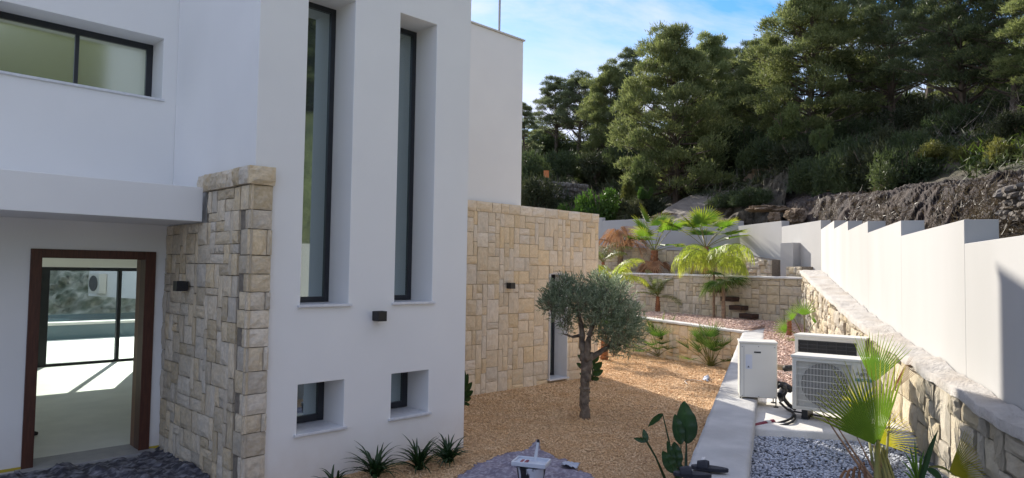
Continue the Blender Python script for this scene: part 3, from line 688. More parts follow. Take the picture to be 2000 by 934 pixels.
# corner quoins: big blocks on the corner, seen on both faces
g = random.Random(5); z = .10; k = 0
while z < 3.32:
    h = min(g.uniform(.17, .27), 3.335-z)
    if 3.335-(z+h) < .1: h = 3.335-z
    me = g.choice(SM['stone_g']); sw = .255 if k % 3 else .20
    a = (.22, .13, .26)[k % 3]
    for (lx, ly, lz, rz_, sx) in ((3.045+sw/2, 6.815, z+h/2, 0, sw), (3.088, 6.775+a/2, z+h/2, -math.pi/2, a)):
        ob = bpy.data.objects.new('stone', me); COL.objects.link(ob); adopt(ob, pil); ob.location = (lx, ly, lz); ob.rotation_euler = (0, 0, rz_); ob.scale = (sx-.003, .034, h-.006)
    if sw < .25:
        ob = bpy.data.objects.new('stone', g.choice(SM['stone_g'])); COL.objects.link(ob); adopt(ob, pil); ob.location = (3.272, 6.815, z+h/2); ob.scale = (.05, .05, h-.007)
    z += h; k += 1
x = 3.02
for wd in (.285,):
    ob = bpy.data.objects.new('stone', SM['stone_g'][3]); COL.objects.link(ob); adopt(ob, pil); ob.location = (3.025+wd/2, 6.815, 3.43); ob.scale = (wd, .075, .19)
y = 6.765
for wd in (.26, .15, .15, .14, .13, .15, .2, .17):
    ob = bpy.data.objects.new('stone', g.choice(SM['stone_g'])); COL.objects.link(ob); adopt(ob, pil); ob.location = (3.088, y+wd/2, 3.43+g.uniform(-.004, .004)); ob.rotation_euler = (0, 0, -math.pi/2); ob.scale = (wd-.005, .078, .185); y += wd

# stone-clad wing
wing = thing('stone_wing', 'low wing of the house clad in buff sandstone blocks with a tall slit window', 'building', (6.03, 9.54, GZ), fixed=True)
SW0, SW1 = 10.72, 11.28
voxels([((6.03, 9.58, .05), (12.33, 12.56, 3.70))], [((SW0, 9.4, .25), (SW1, 10.05, 2.44))]).build('wing_core', M['mortar_b'], wing)
rv = MB()
voxels([((SW0-.002, 9.53, .245), (SW1+.002, 10.048, 2.444))], [((SW0+.012, 9.4, .262), (SW1-.012, 9.94, 2.43))]).build('window_reveal', M['white'], wing)
ww = MB()
for q in (((SW0+.012, 9.70, .29), (SW0+.085, 9.77, 2.43)), ((SW1-.06, 9.93, .29), (SW1-.013, 10.0, 2.43))): ww.box(*q)
wwf = MB(); wwf.box((SW0+.013, 9.885, .27), (SW0+.075, 9.938, 2.425)); wwf.box((SW1-.075, 9.885, .27), (SW1-.014, 9.938, 2.425)); wwf.box((SW0+.075, 9.886, .27), (SW1-.075, 9.937, .33)); wwf.box((SW0+.075, 9.886, 2.36), (SW1-.075, 9.937, 2.425))
wfo = wwf.build('window', M['alu'], wing, bevel=.003)
p_ = MB(); p_.box((SW0+.07, 9.905, .325), (SW1-.07, 9.915, 2.365)); p_.build('pane', M['glass'], wfo)
s2 = MB(); s2.box((SW0-.03, 9.49, .236), (SW1+.03, 9.884, .268)); s2.build('sill', M['marble'], wfo, bevel=.003)
ashlar(wing, (6.03, 9.585, 0), 0, 6.33, lambda x: 3.60, (.14, .138), 'stone_b', .034, 77, skip=[(SW0-6.03, SW1-6.03, 0, 2.445)], z0=.12, joint=.006,
       sizes=[(1, 1, 2), (2, 1, 4), (1, 2, 7), (2, 2, 9), (3, 2, 2), (2, 3, 2), (1, 3, 2)], djit=.2)
g = random.Random(9); x = 6.03
while x < 12.33:
    wd = min(g.uniform(.2, .42), 12.36-x)
    if 12.36-(x+wd) < .15: wd = 12.36-x
    ob = bpy.data.objects.new('stone', g.choice(SM['stone_b'])); COL.objects.link(ob); adopt(ob, wing); ob.location = (x+wd/2, 9.585, 3.695); ob.scale = (wd-.006, .05, .19); x += wd
ashlar(wing, (12.325, 9.56, 0), math.pi/2, 2.9, lambda x: 3.79, (.17, .17), 'stone_b', .045, 78, z0=.12)
c_ = MB(); c_.box((6.03, 9.60, 3.71), (12.36, 12.56, 3.765)); c_.build('roof', M['copew'], wing)

# terrace, pool and a solid stand-in for the mirrored fan unit beyond the glazing
t_ = voxels([((-3, 18.1, -.5), (9, 24.0, .236))], []); tag(t_.build('rear_terrace', M['floor']), kind='structure')
pl = thing('pool', 'raised swimming pool with pale rim beyond the glass doors', 'pool', (3, 26, -.2), fixed=True)
q = voxels([((-3, 24.6, -.6), (16, 25.0, .62)), ((-3, 29.6, -.6), (16, 30.0, .62))], []); q.build('pool_wall', M['water'], pl)
q = MB(); q.box((-3, 24.55, .62), (16, 25.05, .70)); q.build('pool_rim', M['floor'], pl)
q = MB(); q.box((-3, 25, .4), (16, 29.6, .5)); q.build('water', M['water'], pl)
ph = thing('mirrored_fan_unit', 'small white outbuilding with a fan unit, standing in for what the glass doors mirror', 'reflection', (9.6, 33, 0), fixed=True)
cx0, cx1 = D(175, 520, 27.5), D(236, 520, 26.3)
hgt = D(175, 522, 27.5).z; bot = D(175, 578, 27.5).z
aa = math.atan2(cx1.y-cx0.y, cx1.x-cx0.x)
block('wall', ph, (cx0.x, cx0.y, 0), aa, (cx1-cx0).xy.length+1.2, bot, lambda x: hgt+.05, 1.5, M['white'])
Mx = Matrix.Translation(Vector((cx0.x, cx0.y, (hgt+bot)/2-.02))) @ Matrix.Rotation(aa, 4, 'Z')
q = MB(); q.box((.55, -.3, -.42), (1.35, -.02, .35), Mx); cu = q.build('fan_unit', M['ac'], ph, bevel=.02)
q = MB(); q.tube([Mx @ Vector((.95, -.31, -.03)), Mx @ Vector((.95, -.325, -.03))], .3, 24); q.build('fan_guard', M['fan_blade'], cu)

# wall lamps
def lamp(label, loc, rz):
    t = thing('wall_lamp', label, 'wall lamp', loc, rz, 'black cube wall lamps')
    b = MB(); b.box((-.055, -.035, -.055), (.055, -.004, .055)); b.build('back_plate', M['black'], t, bevel=.003)
    b = voxels([((-.06, -.135, -.058), (.06, -.036, .058))], [((-.045, -.12, -.07), (.045, -.045, -.048)), ((-.045, -.12, .03), (.045, -.045, .07))]); b.build('lamp_housing', M['black'], t, bevel=.003)
    b = MB(); b.box((-.04, -.115, -.046), (.04, -.05, -.042)); b.build('diffuser', M['copew'], t)
lamp('black cube lamp on the stone pillar by the front door', (3.035, 8.34, 2.26), -math.pi/2)
lamp('black cube lamp on the white facade between the small and tall windows', (4.63, 6.838, 1.945), 0)
lamp('small black cube lamp on the buff sandstone wall', (9.50, 9.545, 2.20), 0)

# ------------------------------------------------------------------ garden walls
# boundary wall of stepped white panels
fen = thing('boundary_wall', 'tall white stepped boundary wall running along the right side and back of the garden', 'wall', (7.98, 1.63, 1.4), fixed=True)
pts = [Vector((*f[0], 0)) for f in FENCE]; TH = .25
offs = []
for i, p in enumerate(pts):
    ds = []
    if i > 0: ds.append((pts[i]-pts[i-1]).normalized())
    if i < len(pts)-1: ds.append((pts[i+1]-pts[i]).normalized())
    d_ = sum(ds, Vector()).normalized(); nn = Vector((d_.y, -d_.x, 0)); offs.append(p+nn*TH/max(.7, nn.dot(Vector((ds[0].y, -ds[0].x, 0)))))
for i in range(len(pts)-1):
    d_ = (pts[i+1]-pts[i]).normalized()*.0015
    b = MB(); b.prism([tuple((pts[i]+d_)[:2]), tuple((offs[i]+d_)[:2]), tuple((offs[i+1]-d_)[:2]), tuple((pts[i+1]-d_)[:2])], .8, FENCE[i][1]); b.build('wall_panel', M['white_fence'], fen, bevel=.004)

# long retaining wall of rough split stone on the right
ret = thing('retaining_wall', 'long rough split-stone retaining wall below the white boundary wall', 'wall', (7.17, 1.8, .9), fixed=True)
Lr = (INN1-INN0).length; rang = math.atan2(-idir.y, -idir.x)
HX = [(-1, 1.60), (4.7, 1.62), (5.42, 1.65), (6.37, 1.69), (7.17, 1.72), (8.87, 1.79), (11.45, 1.98), (15, 2.30), (18.24, 2.62), (19.5, 2.70)]
def interp(T, x):
    for (a, p), (c, q) in zip(T, T[1:]):
        if x <= c: return p+(q-p)*(x-a)/(c-a)
    return T[-1][1]
def rtop(x):   # x measured from the far end
    return interp(HX, (INN1-idir*x).x)
def rbot(x): return interp([(0, .8), (8, .8), (9, .9), (18, 1.15), (20, 1.2)], (INN1-idir*x).x)
nrm = inrm
FB = lambda t: (lambda X: interp([(5, 1.40), (6.6, 1.47), (8.69, 1.61), (10.99, 1.77), (13.18, 1.94), (18, 2.45), (22, 2.75)], X))(t)
cb = block('wall_core', ret, tuple(INN1-nrm*.04), rang, Lr, .6, lambda x: rtop(x)-.16, .3, M['mortar_g'], n=40)
ashlar(ret, tuple(INN1-nrm*.045), rang, Lr-11, lambda x: rtop(x)-.085, (.145, .135), 'stone_r', .06, 55, z0=.85, joint=.004, djit=.55, wob=.04,
       sizes=[(1, 1, 3), (2, 1, 5), (1, 2, 5), (2, 2, 7), (3, 2, 4), (3, 1, 2)])
ashlar(ret, tuple(INN1-idir*(Lr-11)-nrm*.045), rang, 11, lambda x: rtop(x+Lr-11)-.085, (.155, .15), 'stone_r', .055, 56, z0=.68, joint=.008, djit=.35, wob=.025,
       sizes=[(1, 1, 2), (2, 1, 5), (1, 2, 5), (2, 2, 8), (3, 2, 5), (2, 3, 3)])
nseg = 34; fdir = (Vector((*F3[0], 0))-Vector((*F1[0], 0))).normalized(); f0 = Vector((*F1[0], 0)); nf = Vector((-fdir.y, fdir.x, 0))
V = []; nv = 7
for i in range(nseg*5+1):
    s = -0.5+(Lr+.5)*i/(nseg*5); a = INN0+idir*s; a = a+nrm*(.03+.02*noise.noise(Vector((s*2.3, 0, 1))))
    # foot of the white wall opposite
    tt = (a-f0).dot(fdir); c = f0+fdir*tt+nf*.01
    if (c-a).dot(-nrm) < .10: c = a-nrm*.10
    za = interp(HX, a.x)-.035
    zc = za+.02
    for j in range(nv):
        v = j/(nv-1); p = a.lerp(c, v); z = za+(zc-za)*v+.030*noise.fractal(Vector((p.x*2.5, p.y*2.5, 0)), 1, 2, 5)+.012*noise.noise(Vector((p.x*13, p.y*13, 0)))
        if j == 0: V.append(Vector((p.x, p.y, z-.07)))
        V.append(Vector((p.x, p.y, z)))
k = nv+1; b = MB(); b.add(V, [(i*k+j, (i+1)*k+j, (i+1)*k+j+1, i*k+j+1) for i in range(nseg*5) for j in range(nv)])
b.build('coping', M['coping'], ret, smooth=True)

# middle terrace wall
MW0, MW1 = Vector((20.5, 17.2, 0)), Vector((18.30, 7.30, 0))
def walled(name, label, A, B_, zb, top, thick, mat, mort, cell, seed, depth=.04, cope=None, copet=.05, joint=.007, djit=.25, sizes=None, over=.03, n=1, skip=()):
    t = thing(name, label, 'wall', (A.x, A.y, zb), fixed=True); ang = math.atan2(B_.y-A.y, B_.x-A.x); W = (B_-A).xy.length
    block('wall_core', t, (A.x, A.y, 0), ang, W, zb-.3, lambda x: top(x)-copet, thick, M[mort], n=n)
    ashlar(t, (A.x, A.y, 0), ang, W, lambda x: top(x)-copet-.002, cell, mat, depth, seed, z0=zb-.05, joint=joint, djit=djit, sizes=sizes, skip=skip)
    if cope:
        nn = Vector((math.sin(ang), -math.cos(ang), 0)); zz = Vector((0, 0, 1))
        rough_slab('coping', M[cope], t, A+nn*(over+depth)+zz*top(0), B_+nn*(over+depth)+zz*top(W), B_-nn*thick+zz*top(W), A-nn*thick+zz*top(0), copet, int(W*8), 4, .010, seed)
    return t
walled('terrace_wall', 'middle terrace wall of pale stone with timber steps, top level with the eye', MW0, MW1, PKZ, lambda x: 2.50-.0065*x, .35, 'stone_p', 'mortar_g', (.135, .128), 41, cope='copew', copet=.045, joint=.009)
LW0, LW1 = Vector((17.05, 13.3, 0)), Vector((15.64, 7.62, 0))
LWW = (LW1-LW0).length
walled('terrace_wall', 'low pale stone wall behind the gold gravel, topped by a thin pale coping', LW0, LW1, GZ, lambda x: 1.285-.155*x/LWW, .30, 'stone_b', 'mortar_b', (.13, .125), 43, cope='copew', copet=.045, joint=.008)
T0, T1, T2 = D(1150, 478, 27.0), D(1418, 496, 23.2), D(1508, 508, 21.0)
T0.z = T1.z = T2.z = 0
z0_, z1_, z2_ = D(1150, 477, 27.0).z, D(1418, 496, 23.2).z, D(1508, 508, 21.0).z
walled('terrace_wall', 'upper shaded stone wall below the white boundary wall, behind the fan palms', T0, T1, 2.34, lambda x: z0_+(z1_-z0_)*x/(T1-T0).length, .3, 'stone_p', 'mortar_g', (.16, .14), 47, copet=.0)
T1b = T1+(T2-T1).normalized()*.02
walled('terrace_wall', 'short rough split-stone stretch at the right end of the uppermost wall', T1b, T2, 2.34, lambda x: z1_+(z2_-z1_)*x/(T2-T1).length, .5, 'stone_r', 'mortar_g', (.13, .12), 48, depth=.09, copet=.0, djit=.6, cope=None)
# white stub wall between the terraces
P0 = D(1524, 475, 20.2); P1 = D(1549, 475, 19.7)
ua = math.atan2(P1.y-P0.y, P1.x-P0.x)
q = MB(); Mx = Matrix.Translation((P0.x, P0.y, 0)) @ Matrix.Rotation(ua, 4, 'Z'); q.box((0, 0, 2.0), ((P1-P0).xy.length, .9, P0.z), Mx)
tag(q.build('stub_wall', M['white_fence'], bevel=.004), 'short white wall stub at the top corner of the middle terrace', 'wall')
# small pale stone stub where the retaining wall meets the middle terrace
Q0 = D(1537, 527, 19.6); Q1 = D(1566, 521, 18.9); Q0.z = Q1.z = 0
walled('stone_stub', 'small sunlit stone return at the far end of the long retaining wall', Q0, Q1, 2.3, lambda x: 2.72, .5, 'stone_r', 'mortar_g', (.12, .1), 52, copet=0)

# concrete strip (top of the low wall along the gold gravel)
rough_slab('concrete_kerb', M['concrete'], None, STL0-sdv*3.2+Vector((0, 0, 0)), SL(1.0), SRr(1.0), STR0-sdv*3.2, .95, 260, 12, .006, 3, kind='structure')
PADA, PADB = G(1474, 838, PADZ), G(1800, 857, PADZ)
pd = [PADA, G(1466, 812, PADZ), G(1456, 762, PADZ)+Vector((.9, .2, 0)), G(1612, 690, PADZ)+Vector((0, 0, 0)), PADB]
pe = (PADB-PADA).normalized(); pn = Vector((-pe.y, pe.x, 0)); pn = pn if pn.dot(c_fw) > 0 else -pn
PADC, PADD = PADB+pn*2.6, PADA+pn*2.6
rough_slab('equipment_pad', M['copew'], None, PADA, PADB, PADC, PADD, .2, 24, 24, .004, 6, kind='structure')

# timber steps let into the middle terrace wall
def on_mw(x, y):
    v = ray(x, y); d_ = (MW1-MW0); n_ = Vector((-d_.y, d_.x, 0)); k_ = MW0.dot(n_)/(v.x*n_.x+v.y*n_.y); return Vector((v.x*k_, v.y*k_, EYE+v.z*k_))
mang = math.atan2((MW1-MW0).y, (MW1-MW0).x)
for x, y, lb in ((1408, 567, 'topmost dark timber step on the middle terrace wall'), (1434, 584, 'second dark timber step from the top on the terrace wall'), (1451, 601, 'third dark timber step from the top on the terrace wall'), (1471, 617, 'lowest dark timber step on the middle terrace wall')):
    c = on_mw(x, y); b = MB(); b.box((-.22, -.34, -.065), (.22, -.03, .065)); o = b.build('timber_step', M['sleeper'], bevel=.008); o.location = c; o.rotation_euler = (0, 0, mang)
    tag(o, lb, 'step', 'timber steps on the terrace wall')

# ------------------------------------------------------------------ trees and plants
def rot_to(d):
    return Vector(d).to_track_quat('Z', 'Y').to_matrix()
def tufts(centres, dirs, length, width, k, g, spread=.6, jitter=.25):
    """k thin blades fanning from every centre roughly along dirs; returns V (n*k*3,3), F"""
    n = len(centres); C_ = np.repeat(centres, k, 0); D_ = np.repeat(dirs, k, 0)+g.normal(0, spread, (n*k, 3)); D_ /= np.linalg.norm(D_, axis=1)[:, None]
    S = np.cross(D_, g.normal(0, 1, (n*k, 3))); S /= np.linalg.norm(S, axis=1)[:, None]
    Ln = length*g.uniform(.6, 1.3, (n*k, 1)); Wn = width*g.uniform(.7, 1.3, (n*k, 1)); J = g.normal(0, jitter*length, (n*k, 3))
    B = C_+J; V = np.stack([B-S*Wn*.5, B+S*Wn*.5, B+D_*Ln], 1).reshape(-1, 3)
    return V, np.arange(len(V)).reshape(-1, 3)
def pine_crown(seed, H, Rad, base, clumps, per, lean=(0, 0), shape=1.0):
    """clump centres + needle tufts of an Aleppo pine; returns (V, F, limbs)"""
    g = np.random.default_rng(seed); Vs = []; limbs = []; cs = []
    for i in range(clumps):
        f = (i+.5)/clumps; h = base+(1-base)*f**.85
        prof_ = (1-((h-base)/(1-base))**(2.3*shape))**.5*(.6+.4*min(1, (h-base)/.18+.35))
        r = Rad*prof_*g.uniform(.35, 1.05); th = i*2.399+g.uniform(-.5, .5)
        c = np.array([r*math.cos(th)+lean[0]*h*H, r*math.sin(th)+lean[1]*h*H, h*H+g.uniform(-.06, .06)*H]); cs.append((c, h, th, r))
        s = Rad*g.uniform(.13, .27)*(1.1-.35*h); n = int(per*g.uniform(.7, 1.3))
        # sub-tufts in a flattened, upward-domed puff
        u = g.normal(0, 1, (n, 3)); u /= np.linalg.norm(u, axis=1)[:, None]; u[:, 2] = np.abs(u[:, 2])*.9-.25
        rad = s*g.uniform(.35, 1, (n, 1))**.6; puff = 1+.25*np.sin(u[:, :1]*7+seed)*np.cos(u[:, 1:2]*6)
        P = c+u*rad*puff*np.array([1.1, 1.1, .78]); d = u*.6+np.array([math.cos(th)*.35, math.sin(th)*.35, .75])
        V, _ = tufts(P, d, .20, .046, 4, g, .6, .4); Vs.append(V)
        limbs.append((c, h, s))
    V = np.vstack(Vs); return V, np.arange(len(V)).reshape(-1, 3), limbs
def make_pine(seed, H, Rad, base, clumps, per, mat, lean=(0, 0), shape=1.0, dead=12):
    V, Fc, limbs = pine_crown(seed, H, Rad, base, clumps, per, lean, shape)
    crown = np_mesh('crown', V, Fc, np.repeat(np.random.default_rng(seed).random(len(V)//12)**1.5, 12)); g = random.Random(seed); b = MB()
    def trunk(f): return Vector((lean[0]*f*H+.12*math.sin(f*5+seed), lean[1]*f*H+.12*math.cos(f*4+seed), f*H))
    r0 = H*.020
    b.tube([trunk(k/9*.93) for k in range(10)], [r0*(1.25-1.12*k/9) for k in range(10)], 7)
    for c, h, s in limbs:
        f = max(.12, min(.9, h-g.uniform(.05, .13))); p = trunk(f); q = Vector(c)-Vector((0, 0, s*.25)); mid = p.lerp(q, .55)-Vector((0, 0, .02*H*g.random()))
        b.tube([p, mid, q], [r0*.42*(1.05-f), r0*.26*(1.05-f)+.008, .008], 4, cap=False)
    for k in range(dead):
        f = g.uniform(.12, base+.15); p = trunk(f); th = g.uniform(0, 6.3); ln = g.uniform(.2, .6)*Rad
        q = p+Vector((math.cos(th)*ln, math.sin(th)*ln, ln*g.uniform(-.15, .35))); b.tube([p, p.lerp(q, .5)+Vector((0, 0, .06*ln)), q], [.03, .018, .006], 3, cap=False)
    me = bpy.data.meshes.new('trunk'); me.from_pydata(b.v, [], b.f); me.materials.append(M['bark']); crown.materials.append(M[mat]); return crown, me
PINES = {'broad': make_pine(1, 9.5, 3.3, .22, 150, 115, 'needle_a'), 'open': make_pine(2, 11, 3.2, .42, 90, 105, 'needle_b', shape=.8),
         'slim': make_pine(3, 9, 1.9, .35, 75, 95, 'needle_b'), 'skirt': make_pine(4, 8.5, 3.4, .08, 170, 115, 'needle_a', lean=(.02, -.02)),
         'dark': make_pine(5, 11, 3.6, .34, 110, 105, 'needle_c', shape=.8)}
def pine(kind, x, d, ytop, wpx, label, rz, ybase=None, mat=None):
    """pine standing on the hillside at picture column x, forward distance d, its top at row ytop, wpx wide"""
    p = place(x, d)-Vector((0, 0, .3)); top = D(x, ytop, d).z; H = max(2.5, top-p.z); crown, trunk = PINES[kind]
    H0 = max(v.co.z for v in trunk.vertices)*1.05; hz = H/H0; bb = {'broad': 3.3, 'open': 3.2, 'slim': 1.9, 'skirt': 3.4, 'dark': 3.6}[kind]; hx = (wpx/2/F_PX*d)/bb
    t = thing('pine_tree', label, 'pine tree', p, rz, 'pines on the hillside'); t.scale = (hx, hx, hz)
    for nm, me in (('trunk', trunk), ('crown', crown)):
        o = bpy.data.objects.new(nm, me); COL.objects.link(o); o.parent = t
    return t
for args in (
    ('slim', 1022, 50, 200, 70, 'slender dark pine half hidden behind the right edge of the white roof box', .3),
    ('open', 1082, 56, 148, 110, 'leftmost clear-stemmed pine standing against the sky', 1.0),
    ('open', 1128, 54, 140, 120, 'tall pine with bare twin stems right of the leftmost one, sky showing below its crown', 2.2),
    ('broad', 1190, 48, 118, 135, 'rounded grey-green pine left of the big central pine', 3.1),
    ('slim', 1232, 46, 88, 95, 'narrow pine with a ragged tip just left of the big central pine', 5.1),
    ('skirt', 1318, 36, 46, 235, 'big central pine with sunlit left side and boughs down to the bushes', 2.6),
    ('broad', 1388, 42, 62, 150, 'pine with a domed top just right of the big central pine', .9),
    ('slim', 1425, 44, 92, 100, 'small-topped pine in the dip of the skyline', 4.0),
    ('dark', 1455, 46, 78, 140, 'dark pine behind the dip of the skyline, pale limbs showing', 1.9),
    ('broad', 1505, 40, 62, 150, 'sunlit feathery pine at the left edge of the tall right-hand group', 5.6),
    ('broad', 1585, 33, -30, 240, 'tall sunlit pine whose straight stem rises above the red bank', 2.0),
    ('open', 1668, 36, -55, 190, 'yellow-green pine behind the tall sunlit one, top out of view', 3.7),
    ('dark', 1748, 32, -70, 225, 'dark spreading pine with forked stem and sky gaps beside it', .5),
    ('open', 1815, 44, 20, 180, 'thin pale pine further back seen in the gap between the dark pines', 1.3),
    ('dark', 1880, 27, -120, 250, 'heavy dark pine with thick stem near the top right corner', 2.8),
    ('dark', 1985, 25, -110, 260, 'dark pine cut by the right edge of the view', 4.4),
    ('broad', 2090, 22, -60, 240, 'bushy pine just outside the right edge of the view', 1.1),
    ('skirt', 1930, 38, 60, 190, 'grey-green pine behind the heavy dark pines at top right', 3.3),
    ('skirt', 1700, 40, 120, 170, 'low dense pine filling the gap under the yellow-green pine', .2),
    ('skirt', 1440, 50, 165, 160, 'low shaded pine on the crest below the skyline dip', 2.4),
    ('slim', 1160, 58, 170, 90, 'distant slim pine behind the twin-stemmed one', 1.7),
    ('skirt', 1060, 60, 250, 120, 'squat pine low on the crest at the left end of the wood', 4.8)): pine(*args)
# the hillside mirrored in the windows: pines right of the view
for k in range(10):
    az = 48+k*8.5; rho = 15+6*rng.random(); wa = R(YAW-az); x, y = math.cos(wa)*rho, math.sin(wa)*rho
    t = thing('pine_tree', 'pine on the sunny slope right of the view, seen only mirrored in the windows', 'pine tree', (x, y, hill(az, rho)-.2), rng.random()*6, 'mirrored pines'); t.scale = (.62,)*3
    for nm, me in zip(('crown', 'trunk'), PINES['skirt']):
        o = bpy.data.objects.new(nm, me); COL.objects.link(o); o.parent = t

def bush_mesh(seed, mat, n=1500, ln=.11, wd=.05, blobs=9, k=3, flat=.7):
    g = np.random.default_rng(seed); Vs = []
    for i in range(blobs):
        c = np.array([g.uniform(-.62, .62), g.uniform(-.62, .62), g.uniform(.05, .72)])*[1, 1, flat]; s = g.uniform(.28, .46)
        m_ = n//blobs; u = g.normal(0, 1, (m_, 3)); u /= np.linalg.norm(u, axis=1)[:, None]; P = c+u*s*g.uniform(.45, 1, (m_, 1))*[1, 1, .85]
        P[:, 2] = np.abs(P[:, 2]); V, _ = tufts(P, u+[0, 0, .4], ln, wd, k, g, .7, .3); Vs.append(V)
    V = np.vstack(Vs); me = np_mesh('foliage', V, np.arange(len(V)).reshape(-1, 3)); me.materials.append(M[mat]); return me
def stems_mesh(seed, n=9, mat='bark', h=.8):
    g = random.Random(seed); b = MB()
    for k in range(n):
        th = g.uniform(0, 6.3); r = g.uniform(.1, .6); b.tube([(0, 0, -.1), (math.cos(th)*r*.5, math.sin(th)*r*.5, h*.45), (math.cos(th)*r, math.sin(th)*r, h*g.uniform(.6, 1))], [.03, .02, .006], 4, cap=False)
    me = bpy.data.meshes.new('stem'); me.from_pydata(b.v, [], b.f); me.materials.append(M[mat]); return me
BUSH = {'green': bush_mesh(1, 'bushm', 2200, .085, .045), 'yellow': bush_mesh(2, 'bushy', 1800, .10, .04), 'dark': bush_mesh(3, 'needle_c', 2200, .13, .03), 'grey': bush_mesh(4, 'scrub', 2000, .12, .035), 'pom': bush_mesh(5, 'needle_a', 2000, .10, .03, 7, 4, 1.0)}
STM = stems_mesh(2)
def shrub(kind, x, y, d, wpx, hpx, label=None, name='shrub', lift=0, group=None):
    p = D(x, y, d); sx = wpx/2/F_PX*d; sz = hpx/F_PX*d
    t = thing(name, label, 'bush', p, rng.random()*6.3, group); t.scale = (sx, sx, sz)
    for nm, me in (('foliage', BUSH[kind]), ('stem', STM)):
        o = bpy.data.objects.new(nm, me); COL.objects.link(o); o.parent = t
    return t
for a in (('green', 1172, 428, 33.5, 130, 92, 'glossy green mastic bush just above the end of the buff stone wing'),
          ('green', 1118, 430, 35, 70, 52, 'smaller green bush tucked left of the mastic bush'),
          ('yellow', 1232, 400, 35.5, 60, 70, 'olive-yellow bush between the mastic bush and the central pine'),
          ('pom', 1262, 372, 34.5, 72, 90, 'rounded light green pine sapling under the central pine'),
          ('green', 1262, 388, 33, 36, 36, 'small vivid green bush under the pine sapling'),
          ('pom', 1606, 292, 27.5, 58, 55, 'pale round pine sapling in front of the dark scrub'),
          ('pom', 1648, 330, 25, 42, 22, 'single bright tuft of pine shoots in the dark scrub'),
          ('pom', 1530, 266, 30, 90, 65, 'sunlit sprawling pine sapling left of the pale round one'),
          ('yellow', 1905, 312, 19.5, 110, 56, 'sunlit yellow-green scrub patch on the right-hand terrace'),
          ('yellow', 1965, 318, 18.5, 90, 66, 'sunlit yellowish bush near the right edge of the view'),
          ('yellow', 1828, 306, 20.5, 84, 40, 'small sunlit scrub left of the yellow-green patch'),
          ('grey', 1990, 262, 19, 90, 60, 'pale grey-green bush above the yellowish bush at the right edge')): shrub(*a)
# dark evergreen thicket: bushes large enough to tell apart
for k, (x, y, d, wp, hp) in enumerate(((1050, 420, 38, 110, 95), (1100, 345, 46, 120, 60), (1040, 360, 44, 80, 80), (1165, 352, 44, 110, 70), (1215, 340, 44, 100, 70), (1330, 332, 38, 120, 80), (1395, 322, 37, 120, 80),
        (1450, 312, 37, 130, 90), (1505, 322, 33, 120, 80), (1560, 340, 29, 130, 80), (1600, 372, 26, 120, 80), (1655, 382, 24, 130, 110), (1710, 378, 22.5, 150, 120), (1765, 372, 21, 150, 110), (1680, 330, 26, 130, 90),
        (1745, 318, 25, 130, 90), (1800, 310, 23, 120, 70), (1860, 262, 25, 120, 70), (1780, 262, 29, 120, 70), (1470, 400, 27, 90, 40), (1420, 405, 28.5, 80, 40), (1240, 420, 33.5, 80, 45),
        (1660, 285, 31, 120, 60), (1580, 300, 31, 110, 60), (1900, 230, 32, 130, 60), (1990, 215, 30, 130, 60), (1140, 305, 56, 120, 36), (1200, 300, 54, 130, 60), (1090, 300, 58, 140, 40), (1290, 320, 44, 110, 60), (1380, 270, 48, 150, 70), (1500, 262, 44, 140, 60))):
    shrub('dark' if k % 3 else 'grey', x, y, d, wp, hp, 'dark evergreen bush in the shaded thicket on the hillside', 'shrub', group='dark thicket bushes')
# uncountable undergrowth over the slope
def undergrowth(name, mat, n, seed, azr, dr, ln, wd, zoff=.05):
    g = np.random.default_rng(seed); C_ = []
    while len(C_) < n:
        x = g.uniform(*azr); d = dr[0]+(dr[1]-dr[0])*g.random()**1.6
        p = D(x, 467, d); rho = math.hypot(p.x, p.y); az = YAW-math.degrees(math.atan2(p.y, p.x)); fd = fence_dist(az)
        if fd is None or rho < fd+.6 or min(abs((p.x-q0.x)*(q1.y-q0.y)-(p.y-q0.y)*(q1.x-q0.x))/((q1-q0).length) for q0, q1 in zip(pts[6:], pts[7:])) < .9: continue
        if x > 1500 and d < interp([(q[0], q[2]) for q in bk], x)+.8: continue
        if x < 1560 and d < 31 or 1290 < x < 1500 and d < 40: 
            if g.random() < .6: continue
        q = noise.noise(Vector((p.x*.35, p.y*.35, seed)))
        if q < -.05+.3*g.random()-.1: continue
        z = hill(az, rho)+rough(p.x, p.y, rho); C_.append((p.x, p.y, z+zoff+g.random()*(.25+q)*.9))
    C_ = np.array(C_); V, Fc = tufts(C_, np.tile([0, 0, .8], (n, 1)), ln, wd, 5, g, .8, .5)
    # nearer plants are drawn finer
    d_ = np.repeat(np.clip(np.hypot(C_[:, 0], C_[:, 1])/34, .3, 1.15), 15)[:, None]; A_ = np.repeat(C_, 15, 0); V = A_+(V-A_)*d_
    tag(link(name, np_mesh(name, V, Fc), M[mat]), kind='stuff')
undergrowth('scrub_cover', 'scrub', 26000, 5, (1000, 2150), (11, 62), .42, .09)
undergrowth('heath_cover', 'needle_c', 14000, 8, (1000, 2150), (14, 62), .38, .10)
undergrowth('dry_twigs', 'twig', 1300, 12, (1000, 2150), (20, 45), .8, .016, .1)
undergrowth('slope_grass', 'grass', 1500, 14, (1820, 2100), (17, 23), .4, .04)

